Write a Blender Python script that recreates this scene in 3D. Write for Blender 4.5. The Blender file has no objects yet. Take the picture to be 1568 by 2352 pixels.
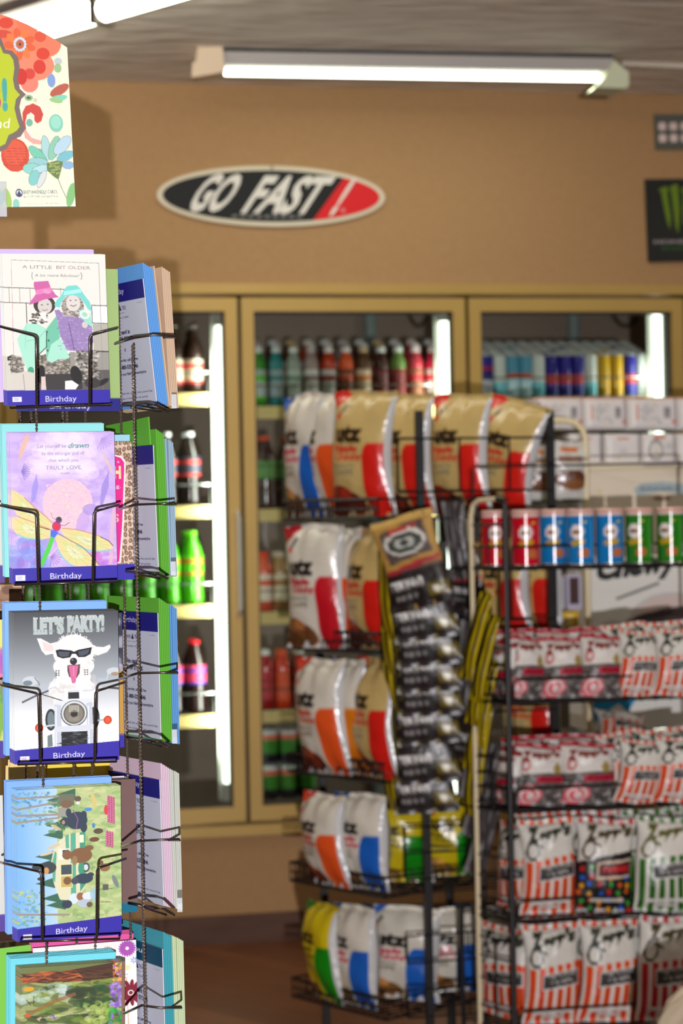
import bpy, math, random
import numpy as np
from mathutils import Vector, Matrix
PI = math.pi
random.seed(7)
scn = bpy.context.scene
col = scn.collection

# ------------------------------------------------------------------ camera, world, lights, exposure
FPX, CX, CY = 5000.0, 784.0, 1176.0
YAW, ROLL = math.radians(11.709), math.radians(-1.058)
CAM = Vector((0, 0, 1.442))
_w = Vector((math.sin(YAW), math.cos(YAW), 0))
_rt = Vector((math.cos(YAW), -math.sin(YAW), 0))
_up = Vector((0, 0, 1))
_r = math.cos(ROLL) * _rt + math.sin(ROLL) * _up
_u = -math.sin(ROLL) * _rt + math.cos(ROLL) * _up

def at(x, y, Z):
    """world point that lies Z metres down the camera axis at picture position x, y"""
    return CAM + Z * (_w + _r * ((x - CX) / FPX) - _u * ((y - CY) / FPX))

def aty(x, y, Y):
    d = _w + _r * ((x - CX) / FPX) - _u * ((y - CY) / FPX)
    return CAM + d * ((Y - CAM.y) / d.y)

cd = bpy.data.cameras.new('camera')
cam = bpy.data.objects.new('camera', cd)
col.objects.link(cam)
cd.sensor_fit = 'VERTICAL'
cd.sensor_height = 22.2
cd.sensor_width = 14.8
cd.lens = FPX / 2352 * 22.2
cd.clip_start = 0.05
cd.dof.use_dof = True
cd.dof.focus_distance = 2.62
cd.dof.aperture_fstop = 4.2
m = Matrix.Identity(4)
for i in range(3):
    m[i][0] = _r[i]; m[i][1] = _u[i]; m[i][2] = -_w[i]; m[i][3] = CAM[i]
cam.matrix_world = m
scn.camera = cam

scn.view_settings.view_transform = 'Standard'
scn.view_settings.look = 'None'
scn.view_settings.gamma = 1
scn.view_settings.use_curve_mapping = False
scn.view_settings.exposure = 0.0

world = bpy.data.worlds.new('world')
scn.world = world
world.use_nodes = True
world.node_tree.nodes['Background'].inputs[0].default_value = (0.9, 0.95, 1, 1)
world.node_tree.nodes['Background'].inputs[1].default_value = 0.05

def lamp(name, kind, loc, power, color, aim=None, **kw):
    l = bpy.data.lights.new(name, kind)
    l.energy = power; l.color = color
    for k, v in kw.items(): setattr(l, k, v)
    o = bpy.data.objects.new(name, l)
    col.objects.link(o)
    o.location = loc
    if aim is not None:
        o.rotation_euler = (Vector(aim) - Vector(loc)).to_track_quat('-Z', 'Y').to_euler()
    return o

FLASH_P = 1600
lamp('camera_flash', 'SPOT', CAM + _r * 0.20 + _u * -0.37 + _w * -3.0, FLASH_P, (1.0, 0.97, 1.0),
     aim=at(784, 800, 7), spot_size=math.radians(54), spot_blend=1.0, shadow_soft_size=0.012)
CEIL = 2.89
FIX_P = 5.5            # each ceiling tube fixture
TUBE_E = 9.0
COOL_E = 5.0
COOL_P = 4.0

# ------------------------------------------------------------------ colour and materials
def lin(c):
    c = np.asarray(c, dtype=float) / 255.0
    return np.where(c <= 0.04045, c / 12.92, ((c + 0.055) / 1.055) ** 2.4)

def material(name, rough=0.5, metal=0.0, spec=0.5, coat=0.0, bump=0.0, bscale=60, color=None, alpha=1.0, transmission=0.0, noise=0.0, nscale=20, emit=0.0):
    mt = bpy.data.materials.new(name)
    mt.use_nodes = True
    nt = mt.node_tree
    b = nt.nodes['Principled BSDF']
    b.inputs['Roughness'].default_value = rough
    b.inputs['Metallic'].default_value = metal
    b.inputs['Specular IOR Level'].default_value = spec
    b.inputs['Coat Weight'].default_value = coat
    b.inputs['Coat Roughness'].default_value = 0.15
    b.inputs['Alpha'].default_value = alpha
    b.inputs['Transmission Weight'].default_value = transmission
    if color is None:
        a = nt.nodes.new('ShaderNodeAttribute'); a.attribute_name = 'Col'
        src = a.outputs['Color']
    else:
        a = nt.nodes.new('ShaderNodeRGB'); a.outputs[0].default_value = (*lin(color), 1)
        src = a.outputs[0]
    if noise:
        n = nt.nodes.new('ShaderNodeTexNoise'); n.inputs['Scale'].default_value = nscale
        tc = nt.nodes.new('ShaderNodeTexCoord'); nt.links.new(tc.outputs['Object'], n.inputs['Vector'])
        mp = nt.nodes.new('ShaderNodeMapRange'); nt.links.new(n.outputs['Fac'], mp.inputs['Value'])
        mp.inputs['From Min'].default_value = 0.3; mp.inputs['From Max'].default_value = 0.7
        mp.inputs['To Min'].default_value = 1 - noise; mp.inputs['To Max'].default_value = 1 + noise
        mx = nt.nodes.new('ShaderNodeVectorMath'); mx.operation = 'SCALE'
        nt.links.new(src, mx.inputs[0]); nt.links.new(mp.outputs[0], mx.inputs['Scale'])
        src = mx.outputs[0]
    nt.links.new(src, b.inputs['Base Color'])
    if emit:
        nt.links.new(src, b.inputs['Emission Color']); b.inputs['Emission Strength'].default_value = emit
    if bump:
        n = nt.nodes.new('ShaderNodeTexNoise'); n.inputs['Scale'].default_value = bscale
        n.inputs['Detail'].default_value = 3
        tc = nt.nodes.new('ShaderNodeTexCoord'); nt.links.new(tc.outputs['Object'], n.inputs['Vector'])
        bp = nt.nodes.new('ShaderNodeBump'); bp.inputs['Strength'].default_value = bump
        bp.inputs['Distance'].default_value = 0.01
        nt.links.new(n.outputs['Fac'], bp.inputs['Height']); nt.links.new(bp.outputs[0], b.inputs['Normal'])
    return mt

M = {
    'paper': material('paper', 0.6, spec=0.25),
    'print': material('printed_card', 0.38, spec=0.35),
    'foil': material('foil_bag', 0.24, spec=0.6, bump=0.35, bscale=28),
    'metalized': material('metalized_bag', 0.33, metal=0.0, spec=0.42, bump=0.4, bscale=30),
    'wire': material('bronze_wire', 0.22, metal=0.6, spec=0.7),
    'black': material('black_coated_wire', 0.38, spec=0.4, color=(20, 20, 22)),
    'cream': material('cream_tube', 0.35, spec=0.5, color=(215, 200, 165)),
    'gold': material('gold_anodised', 0.42, metal=0.25, spec=0.5, color=(172, 140, 72), noise=0.05, nscale=3),
    'plastic': material('glossy_plastic', 0.18, spec=0.6),
    'matte': material('matte_paint', 0.6, spec=0.3),
    'metal': material('bright_metal', 0.22, metal=0.95, color=(205, 205, 200)),
    'jerky_foil': material('jerky_foil', 0.3, spec=0.35, bump=0.3, bscale=30),
    'chrome': material('satin_chrome', 0.3, metal=0.5, color=(225, 222, 210)),
    'can': material('can_metal', 0.17, metal=0.0, spec=0.35),
    'clear': material('clear_plastic_tab', 0.1, color=(225, 230, 235), alpha=0.45),
    'goldlight': material('gold_strip', 0.4, metal=0.1, spec=0.5, color=(226, 200, 130)),
    'gasket': material('dark_gasket', 0.6, color=(42, 36, 22)),
    'white_metal': material('white_enamel', 0.4, color=(176, 172, 165)),
    'inside': material('cooler_lining', 0.55, color=(150, 130, 116), noise=0.08, nscale=4),
    'card': material('carton', 0.6, spec=0.25),
}
def emitter(name, color, strength):
    mt = bpy.data.materials.new(name); mt.use_nodes = True
    nt = mt.node_tree; nt.nodes.clear()
    e = nt.nodes.new('ShaderNodeEmission'); o = nt.nodes.new('ShaderNodeOutputMaterial')
    e.inputs[0].default_value = (*color, 1); e.inputs[1].default_value = strength
    nt.links.new(e.outputs[0], o.inputs[0])
    return mt
M['tube'] = emitter('fluorescent_tube', (0.93, 1.0, 0.86), TUBE_E)
M['warm_tube'] = emitter('warm_fluorescent_tube', (1.0, 0.98, 0.82), TUBE_E * 1.6)
M['cool_tube'] = emitter('cooler_tube', (0.9, 1.0, 0.86), COOL_E)

def glass_mat():
    mt = bpy.data.materials.new('door_glass'); mt.use_nodes = True
    nt = mt.node_tree; nt.nodes.clear()
    o = nt.nodes.new('ShaderNodeOutputMaterial'); mx = nt.nodes.new('ShaderNodeMixShader')
    tr = nt.nodes.new('ShaderNodeBsdfTransparent'); gl = nt.nodes.new('ShaderNodeBsdfGlossy')
    tr.inputs[0].default_value = (0.86, 0.88, 0.86, 1)
    gl.inputs['Roughness'].default_value = 0.03
    fr = nt.nodes.new('ShaderNodeFresnel'); fr.inputs[0].default_value = 1.45
    nt.links.new(fr.outputs[0], mx.inputs[0]); nt.links.new(tr.outputs[0], mx.inputs[1]); nt.links.new(gl.outputs[0], mx.inputs[2])
    nt.links.new(mx.outputs[0], o.inputs[0])
    return mt
M['glass'] = glass_mat()

# ------------------------------------------------------------------ lettering geometry
_gl = {}
def glyphs(s, bold=0.0):
    key = (s, bold)
    if key in _gl: return _gl[key]
    c = bpy.data.curves.new('t', 'FONT'); c.body = s; c.resolution_u = 3; c.offset = bold
    o = bpy.data.objects.new('t', c); col.objects.link(o)
    dg = bpy.context.evaluated_depsgraph_get(); dg.update()
    me = o.evaluated_get(dg).to_mesh(); me.calc_loop_triangles()
    v = np.array([[p.co.x, p.co.y] for p in me.vertices]).reshape(-1, 2)
    t = np.array([list(k.vertices) for k in me.loop_triangles], dtype=int).reshape(-1, 3)
    o.to_mesh_clear(); bpy.data.objects.remove(o); bpy.data.curves.remove(c)
    CAP = 0.69
    if len(v):
        v = v / CAP; v[:, 0] -= v[:, 0].min()
    _gl[key] = (v, t)
    return _gl[key]

# ------------------------------------------------------------------ picture painting (print on cards, bags and cans)
class Art:
    def __init__(s, rect, W, H, bg, ss=2):
        s.r = rect; s.W = W; s.H = H; s.ss = ss
        s.c = np.zeros((H * ss, W * ss, 3)); s.c[:] = bg
        s.kx = W * ss / (rect[2] - rect[0]); s.ky = H * ss / (rect[3] - rect[1])
    def T(s, p):
        p = np.asarray(p, dtype=float)
        return np.stack([(p[..., 0] - s.r[0]) * s.kx, (p[..., 1] - s.r[1]) * s.ky], -1)
    def box(s, a, pad=1):
        h, w = s.c.shape[:2]
        x0 = max(0, int(a[:, 0].min()) - pad); x1 = min(w, int(a[:, 0].max()) + pad + 1)
        y0 = max(0, int(a[:, 1].min()) - pad); y1 = min(h, int(a[:, 1].max()) + pad + 1)
        return x0, x1, y0, y1
    def fill(s, m, b, colr, al):
        x0, x1, y0, y1 = b
        sub = s.c[y0:y1, x0:x1]
        if al >= 1: sub[m] = colr
        else: sub[m] = sub[m] * (1 - al) + np.asarray(colr, float) * al
    def poly(s, pts, colr, al=1.0):
        a = s.T(pts); b = s.box(a); x0, x1, y0, y1 = b
        if x1 <= x0 or y1 <= y0: return s
        X, Y = np.meshgrid(np.arange(x0, x1) + .5, np.arange(y0, y1) + .5)
        ins = np.zeros(X.shape, bool)
        n = len(a)
        for i in range(n):
            xa, ya = a[i]; xb, yb = a[(i + 1) % n]
            if ya == yb: continue
            c = ((ya > Y) != (yb > Y)) & (X < (xb - xa) * (Y - ya) / (yb - ya) + xa)
            ins ^= c
        s.fill(ins, b, colr, al); return s
    def rect(s, x0, y0, x1, y1, colr, al=1.0):
        return s.poly([(x0, y0), (x1, y0), (x1, y1), (x0, y1)], colr, al)
    def ell(s, cx, cy, rx, ry, colr, al=1.0, rot=0):
        th = np.linspace(0, 2 * PI, 22, endpoint=False); c, q = math.cos(rot), math.sin(rot)
        x = rx * np.cos(th); y = ry * np.sin(th)
        return s.poly(np.stack([cx + c * x - q * y, cy + q * x + c * y], -1), colr, al)
    def line(s, pts, w, colr, al=1.0):
        for p, q in zip(pts[:-1], pts[1:]):
            p = np.array(p, float); q = np.array(q, float); d = q - p; L = np.hypot(*d) or 1
            n = np.array([-d[1], d[0]]) / L * w / 2; e = d / L * w * .3
            s.poly([p - e + n, q + e + n, q + e - n, p - e - n], colr, al)
        return s
    def grad(s, x0, y0, x1, y1, c0, c1, vert=True, al=1.0):
        n = 40
        for i in range(n):
            f = (i + .5) / n; c = np.array(c0) * (1 - f) + np.array(c1) * f
            if vert: s.rect(x0, y0 + (y1 - y0) * i / n, x1, y0 + (y1 - y0) * (i + 1) / n + .5, c, al)
            else: s.rect(x0 + (x1 - x0) * i / n, y0, x0 + (x1 - x0) * (i + 1) / n + .5, y1, c, al)
        return s
    def speck(s, x0, y0, x1, y1, cols, n, sx, sy, al=.6, seed=1, rot=0.0):
        rg = random.Random(seed)
        for _ in range(n):
            s.ell(rg.uniform(x0, x1), rg.uniform(y0, y1), sx * rg.uniform(.4, 1.3), sy * rg.uniform(.4, 1.3), rg.choice(cols), al, rot + rg.uniform(-.3, .3))
        return s
    def text(s, t, x0, x1, base, cap, colr, shear=0.0, slope=0.0, bold=0.0, al=1.0):
        v, tr = glyphs(t, bold)
        if not len(v): return s
        w = v[:, 0].max(); y = v[:, 1]
        px = x0 + v[:, 0] / w * (x1 - x0) + shear * y * cap
        py = base - y * cap + slope * (px - x0)
        P = s.T(np.stack([px, py], -1))
        h, wd = s.c.shape[:2]
        mask = np.zeros((h, wd), bool)
        for a, b, c in P[tr]:
            bx0 = max(0, int(min(a[0], b[0], c[0]))); bx1 = min(wd, int(max(a[0], b[0], c[0])) + 2)
            by0 = max(0, int(min(a[1], b[1], c[1]))); by1 = min(h, int(max(a[1], b[1], c[1])) + 2)
            if bx1 <= bx0 or by1 <= by0: continue
            X = np.arange(bx0, bx1)[None, :] + .5; Y = np.arange(by0, by1)[:, None] + .5
            e0 = (b[0] - a[0]) * (Y - a[1]) - (b[1] - a[1]) * (X - a[0])
            e1 = (c[0] - b[0]) * (Y - b[1]) - (c[1] - b[1]) * (X - b[0])
            e2 = (a[0] - c[0]) * (Y - c[1]) - (a[1] - c[1]) * (X - c[0])
            mask[by0:by1, bx0:bx1] |= ((e0 >= 0) & (e1 >= 0) & (e2 >= 0)) | ((e0 <= 0) & (e1 <= 0) & (e2 <= 0))
        s.fill(mask, (0, wd, 0, h), colr, al); return s
    def done(s):
        k = s.ss
        c = s.c.reshape(s.H, k, s.W, k, 3).mean((1, 3))
        return lin(np.clip(c, 0, 255))

# ------------------------------------------------------------------ mesh building
def raw_mesh(name, V, F, C, mats, MI=None, smooth=False):
    me = bpy.data.meshes.new(name)
    me.from_pydata([tuple(map(float, v)) for v in V], [], [tuple(map(int, f)) for f in F])
    a = me.color_attributes.new('Col', 'FLOAT_COLOR', 'POINT')
    c4 = np.ones((len(V), 4)); c4[:, :3] = np.asarray(C)
    a.data.foreach_set('color', c4.ravel())
    for k in mats: me.materials.append(M[k])
    if MI is not None: me.polygons.foreach_set('material_index', np.array(MI, dtype=np.int32))
    if smooth: me.polygons.foreach_set('use_smooth', np.ones(len(F), dtype=bool))
    me.update()
    return me

class MB:
    def __init__(s, c=(128, 128, 128)):
        s.V = []; s.F = []; s.C = []; s.MI = []; s.c = c; s.mi = 0
    def add(s, V, F, c=None):
        b = len(s.V); cc = lin(s.c if c is None else c)
        s.V += [tuple(v) for v in V]; s.F += [tuple(b + i for i in f) for f in F]
        s.C += [cc] * len(V); s.MI += [s.mi] * len(F); return s
    def box(s, x0, x1, y0, y1, z0, z1, c=None):
        V = [(x, y, z) for x in (x0, x1) for y in (y0, y1) for z in (z0, z1)]
        return s.add(V, [(0, 1, 3, 2), (4, 6, 7, 5), (0, 4, 5, 1), (2, 3, 7, 6), (0, 2, 6, 4), (1, 5, 7, 3)], c)
    def tube(s, pts, r, n=6, c=None, cap=True):
        pts = [Vector(p) for p in pts]; V = []; F = []
        pts = [p for i, p in enumerate(pts) if i == 0 or (p - pts[i - 1]).length > 1e-6]
        prev = None
        for i, p in enumerate(pts):
            d = (pts[min(i + 1, len(pts) - 1)] - pts[max(i - 1, 0)]).normalized()
            if prev is None:
                a = d.cross(Vector((0, 0, 1)))
                if a.length < .05: a = d.cross(Vector((1, 0, 0)))
            else: a = prev - d * prev.dot(d)
            a.normalize(); prev = a; b = d.cross(a)
            for k in range(n):
                t = 2 * PI * k / n
                V.append(p + (a * math.cos(t) + b * math.sin(t)) * r)
        for i in range(len(pts) - 1):
            for k in range(n):
                F.append((i * n + k, i * n + (k + 1) % n, (i + 1) * n + (k + 1) % n, (i + 1) * n + k))
        if cap:
            F.append(tuple(range(n))[::-1]); F.append(tuple((len(pts) - 1) * n + k for k in range(n)))
        return s.add(V, F, c)
    def lathe(s, prof, n=20, cx=0, cy=0):
        """prof: (radius, z, colour)"""
        b = len(s.V)
        for r, z, c in prof:
            cc = lin(c)
            for k in range(n):
                t = 2 * PI * k / n
                s.V.append((cx + r * math.cos(t), cy + r * math.sin(t), z)); s.C.append(cc)
        for i in range(len(prof) - 1):
            for k in range(n):
                s.F.append((b + i * n + k, b + i * n + (k + 1) % n, b + (i + 1) * n + (k + 1) % n, b + (i + 1) * n + k)); s.MI.append(s.mi)
        s.F.append(tuple(b + k for k in range(n))[::-1]); s.MI.append(s.mi)
        s.F.append(tuple(b + (len(prof) - 1) * n + k for k in range(n))); s.MI.append(s.mi)
        return s
    def prism(s, pts, y0, y1, c=None):
        """outline in x,z given thickness from y0 (front) to y1"""
        n = len(pts)
        V = [(p[0], y0, p[1]) for p in pts] + [(p[0], y1, p[1]) for p in pts]
        F = [tuple(range(n)), tuple(range(n, 2 * n))[::-1]] + [(i, i + n, (i + 1) % n + n, (i + 1) % n) for i in range(n)]
        return s.add(V, F, c)
    def text(s, t, x0, x1, base, cap, y, c, shear=0.0, bold=0.0, slope=0.0):
        v, tr = glyphs(t, bold)
        w = v[:, 0].max()
        V = [(x0 + p[0] / w * (x1 - x0) + shear * p[1] * cap, y, base + p[1] * cap + slope * (p[0] / w * (x1 - x0))) for p in v]
        return s.add(V, [tuple(k) for k in tr], c)
    def build(s, name, mats, parent=None, origin=None, smooth=False):
        if isinstance(mats, str): mats = [mats]
        V = np.array(s.V, float)
        if origin is not None: V = V - np.array(origin)
        return obj(name, raw_mesh(name, V, s.F, s.C, mats, s.MI, smooth), parent, origin)

def obj(name, me, parent=None, origin=None):
    o = bpy.data.objects.new(name, me); col.objects.link(o)
    if origin is not None: o.location = origin
    if parent is not None: o.parent = parent
    return o
def tag(o, label, cat, group=None, kind=None):
    o['label'] = label; o['category'] = cat
    if group: o['group'] = group
    if kind: o['kind'] = kind
    return o
def thing(name, label, cat, loc=(0, 0, 0), rotz=0.0, group=None):
    o = bpy.data.objects.new(name, None); col.objects.link(o); o.empty_display_size = .05
    o.location = loc; o.rotation_euler = (0, 0, rotz)
    return tag(o, label, cat, group)
def struct(name, mb, mats, label=None):
    o = mb.build(name, mats); o['kind'] = 'structure'
    if label: o['label'] = label
    return o
def dup(root, loc=None, rotz=None, label=None, group=None, mat=None):
    r = root.copy(); col.objects.link(r)
    if loc is not None: r.location = loc
    if rotz is not None: r.rotation_euler = (0, 0, rotz)
    if mat is not None: r.matrix_world = mat
    if label: r['label'] = label
    if group: r['group'] = group
    elif 'group' in r.keys() and group is not None: del r['group']
    for ch in list(root.children):
        c = ch.copy(); col.objects.link(c); c.parent = r
        for g in ch.children:
            d = g.copy(); col.objects.link(d); d.parent = c
    return r

def slab_mesh(name, art, w, h, th, edge=(225, 222, 214), mats=('print', 'paper'), bend=0.0):
    """a printed sheet: picture on the front (y=0), plain edges and back; x 0..w, z 0..h"""
    C = art.done(); H, W = C.shape[:2]
    xs = np.linspace(0, w, W); zs = np.linspace(h, 0, H)
    X, Z = np.meshgrid(xs, zs)
    Y = bend * ((X / w - .5) ** 2 * 4 - 1)
    V = np.stack([X, Y, Z], -1).reshape(-1, 3)
    idx = np.arange(W * H).reshape(H, W)
    Q = np.stack([idx[:-1, :-1], idx[1:, :-1], idx[1:, 1:], idx[:-1, 1:]], -1).reshape(-1, 4)
    b = W * H
    n = 9
    t = np.linspace(0, 1, n)
    fx = t * w; fy = bend * ((t - .5) ** 2 * 4 - 1)
    E = []
    for z in (h, 0):
        for y in (0.00001, th): E += [(fx[i], fy[i] + y, z) for i in range(n)]
    E = np.array(E)
    F = [tuple(q) for q in Q.tolist()]
    for i in range(n - 1):
        F += [(b + i, b + i + 1, b + n + i + 1, b + n + i), (b + 2 * n + i, b + 3 * n + i, b + 3 * n + i + 1, b + 2 * n + i + 1), (b + n + i, b + n + i + 1, b + 3 * n + i + 1, b + 3 * n + i)]
    F += [(b, b + n, b + 3 * n, b + 2 * n), (b + n - 1, b + 3 * n - 1, b + 4 * n - 1, b + 2 * n - 1)]
    MI = [0] * len(Q) + [1] * (len(F) - len(Q))
    return raw_mesh(name, np.vstack([V, E]), F, np.vstack([C.reshape(-1, 3), np.tile(lin(edge), (len(E), 1))]), mats, MI)

def frame_mat(O, ang, roll=0.0, lean=0.0):
    """x axis turned ang (radians, world) in plan, y axis away from the reader, z up; lean tips the top away"""
    R = Matrix.Rotation(ang, 4, 'Z') @ Matrix.Rotation(-lean, 4, 'X') @ Matrix.Rotation(roll, 4, 'Y')
    return Matrix.Translation(O) @ R

def pillow(name, art, W, H, D, back=(190, 190, 190), seed=0, mat='foil', crimp=.05, lean=0.0, nu=44, nv=56, full=1.0):
    """a filled bag: art on the front (faces -y), base at z=0, x -W/2..W/2"""
    rg = random.Random(seed)
    C = art.done(); AH, AW = C.shape[:2]
    ph = [rg.uniform(0, 6.3) for _ in range(8)]
    def surf(u, v, side):
        e = np.clip(1 - np.abs(2 * u - 1) ** 2.4, 0, 1) ** .55
        vv = np.clip((v - crimp) / (1 - 2 * crimp), 0, 1)
        g = np.clip(1 - np.abs(2 * vv ** 1.15 - 1) ** 2.6, 0, 1) ** .6
        d = D / 2 * e * g * full
        near = np.exp(-np.abs(v - 1) * 9) + np.exp(-v * 9)
        d = d + D * .09 * near * np.sin(u * 21 + ph[0]) * e * np.where((v > crimp) & (v < 1 - crimp), 1, .3)
        d = d + D * .05 * np.sin(u * 7 + v * 5 + ph[1]) * np.sin(v * 11 + ph[2]) * e * g
        x = (u - .5) * W * (1 - .10 * g) + W * .02 * np.sin(v * 6 + ph[3])
        z = v * H + H * .012 * np.sin(u * 6 + ph[4]) * np.exp(-(1 - v) * 6)
        y = side * d + .03 * W * np.sin(v * 3 + ph[5])
        return np.stack([x, y, z], -1)
    us = np.linspace(0, 1, nu); vs = np.linspace(1, 0, nv)
    U, Vv = np.meshgrid(us, vs)
    Fr = surf(U, Vv, -1).reshape(-1, 3)
    ci = np.clip(((1 - Vv) * AH).astype(int), 0, AH - 1); cj = np.clip((U * AW).astype(int), 0, AW - 1)
    Cf = C[ci, cj].reshape(-1, 3)
    nb = 14; mb_ = 18
    ub = np.linspace(0, 1, nb); vb = np.linspace(1, 0, mb_)
    U2, V2 = np.meshgrid(ub, vb)
    Bk = surf(U2, V2, 1).reshape(-1, 3) + np.array([0, .0008, 0])
    i1 = np.arange(nu * nv).reshape(nv, nu); i2 = np.arange(nb * mb_).reshape(mb_, nb) + nu * nv
    Q = np.stack([i1[:-1, :-1], i1[1:, :-1], i1[1:, 1:], i1[:-1, 1:]], -1).reshape(-1, 4)
    Q2 = np.stack([i2[:-1, :-1], i2[:-1, 1:], i2[1:, 1:], i2[1:, :-1]], -1).reshape(-1, 4)
    return raw_mesh(name, np.vstack([Fr, Bk]), np.vstack([Q, Q2]).tolist(), np.vstack([Cf, np.tile(lin(back), (len(Bk), 1))]), [mat], None, True)

#PART2
# ------------------------------------------------------------------ the room
YB = 7.253
XL, XR, YF = -2.6, 5.2, -4.0
DX0, DP = 1.159, 0.79
DT, DB = 2.182, 0.398
OX0, OX1 = DX0 - DP - .0, DX0 + 3 * DP + .0

def plaster(name, color, bump, scale, noise, stretch=(1, 1, 1), rough=.75):
    mt = material(name, rough, spec=0.2, color=color)
    nt = mt.node_tree; b = nt.nodes['Principled BSDF']
    tc = nt.nodes.new('ShaderNodeTexCoord'); mp = nt.nodes.new('ShaderNodeMapping')
    mp.inputs['Scale'].default_value = stretch
    nt.links.new(tc.outputs['Object'], mp.inputs[0])
    n = nt.nodes.new('ShaderNodeTexNoise'); n.inputs['Scale'].default_value = scale; n.inputs['Detail'].default_value = 4
    nt.links.new(mp.outputs[0], n.inputs['Vector'])
    cr = nt.nodes.new('ShaderNodeMapRange'); cr.inputs['From Min'].default_value = .35; cr.inputs['From Max'].default_value = .65
    cr.inputs['To Min'].default_value = 1 - noise; cr.inputs['To Max'].default_value = 1 + noise
    nt.links.new(n.outputs['Fac'], cr.inputs[0])
    sc = nt.nodes.new('ShaderNodeVectorMath'); sc.operation = 'SCALE'
    sc.inputs[0].default_value = lin(color)
    nt.links.new(cr.outputs[0], sc.inputs['Scale']); nt.links.new(sc.outputs[0], b.inputs['Base Color'])
    bp = nt.nodes.new('ShaderNodeBump'); bp.inputs['Strength'].default_value = bump; bp.inputs['Distance'].default_value = .02
    nt.links.new(n.outputs['Fac'], bp.inputs['Height']); nt.links.new(bp.outputs[0], b.inputs['Normal'])
    M[name] = mt
plaster('wall_paint', (162, 126, 86), .12, 40, .03)
plaster('ceiling_plaster', (222, 216, 204), .9, 11, .09, (0.5, 1.6, 1))
plaster('baseboard_wood', (84, 58, 44), .1, 6, .15, (1, 1, 6), .5)

def floor_mat():
    mt = material('wood_floor', .42, spec=.4, color=(110, 66, 42))
    nt = mt.node_tree; b = nt.nodes['Principled BSDF']
    tc = nt.nodes.new('ShaderNodeTexCoord'); mp = nt.nodes.new('ShaderNodeMapping')
    mp.inputs['Rotation'].default_value = (0, 0, math.radians(58))
    nt.links.new(tc.outputs['Object'], mp.inputs[0])
    br = nt.nodes.new('ShaderNodeTexBrick')
    br.inputs['Scale'].default_value = 1; br.inputs['Brick Width'].default_value = 1.1; br.inputs['Row Height'].default_value = .085
    br.inputs['Mortar Size'].default_value = .0015; br.inputs['Mortar'].default_value = (*lin((40, 24, 18)), 1)
    br.inputs['Color1'].default_value = (*lin((132, 82, 52)), 1); br.inputs['Color2'].default_value = (*lin((104, 62, 42)), 1)
    nt.links.new(mp.outputs[0], br.inputs['Vector'])
    m2 = nt.nodes.new('ShaderNodeMapping'); m2.inputs['Scale'].default_value = (2, 26, 1)
    nt.links.new(mp.outputs[0], m2.inputs[0])
    n = nt.nodes.new('ShaderNodeTexNoise'); n.inputs['Scale'].default_value = 2.5; n.inputs['Detail'].default_value = 5
    nt.links.new(m2.outputs[0], n.inputs['Vector'])
    cr = nt.nodes.new('ShaderNodeMapRange'); cr.inputs['To Min'].default_value = .6; cr.inputs['To Max'].default_value = 1.4
    nt.links.new(n.outputs['Fac'], cr.inputs[0])
    sc = nt.nodes.new('ShaderNodeVectorMath'); sc.operation = 'SCALE'
    nt.links.new(br.outputs['Color'], sc.inputs[0]); nt.links.new(cr.outputs[0], sc.inputs['Scale'])
    nt.links.new(sc.outputs[0], b.inputs['Base Color'])
    M['wood_floor'] = mt
floor_mat()

struct('floor', MB().box(XL - .1, XR + .1, YF - .1, YB + .12, -.1, 0), 'wood_floor')
struct('ceiling', MB().box(XL - .1, XR + .1, YF - .1, YB + .12, CEIL, CEIL + .1), 'ceiling_plaster')
wb = MB()
TW = .12
wb.box(XL - .1, OX0, YB, YB + TW, 0, CEIL).box(OX1, XR + .1, YB, YB + TW, 0, CEIL)
wb.box(OX0, OX1, YB, YB + TW, 0, DB).box(OX0, OX1, YB, YB + TW, DT, CEIL)
struct('wall_back', wb, 'wall_paint')
struct('wall_left', MB().box(XL - .1, XL, YF, YB, 0, CEIL), 'wall_paint')
struct('wall_right', MB().box(XR, XR + .1, YF, YB, 0, CEIL), 'wall_paint')
struct('wall_front', MB().box(XL, XR, YF - .1, YF, 0, CEIL), 'wall_paint')
struct('baseboard_back', MB().box(XL, XR, YB - .015, YB, 0, .095), 'baseboard_wood')

# ------------------------------------------------------------------ walk-in cooler: lining, doors, shelves
ci = MB()
CYB = YB + 1.35
ci.box(OX0 - .06, OX0 - .02, YB + TW, CYB, .2, 2.6).box(OX1 + .02, OX1 + .06, YB + TW, CYB, .2, 2.6)
ci.box(OX0 - .06, OX1 + .06, CYB, CYB + .04, .2, 2.6).box(OX0 - .02, OX1 + .02, YB + TW, CYB, .2, .24).box(OX0 - .02, OX1 + .02, YB + TW, CYB, 2.5, 2.54)
struct('wall_cooler', ci, 'inside')
t = MB()
t.box(OX0 - .035, OX1 + .035, YB - .028, YB - .001, DT, DT + .034)
t.box(OX0 - .035, OX1 + .035, YB - .028, YB - .001, DB - .036, DB)
t.box(OX0 - .035, OX0, YB - .028, YB - .001, DB, DT).box(OX1, OX1 + .035, YB - .028, YB - .001, DB, DT)
o = t.build('door_frame', 'gold'); tag(o, 'gold metal outer frame round the row of glass cooler doors', 'door frame')
t = MB()
for k in range(5):
    x = OX0 + DP * k
    t.box(max(x - .03, OX0), min(x + .03, OX1), YB + .055, YB + .1, DB, DT)
t.box(OX0, OX1, YB + .055, YB + .1, DT - .012, DT).box(OX0, OX1, YB + .055, YB + .1, DB, DB + .012)
t.build('frame_mullion', 'gasket', o)
which = ['leftmost', 'second from the left', 'third from the left', 'at the right edge of the picture']
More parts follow.
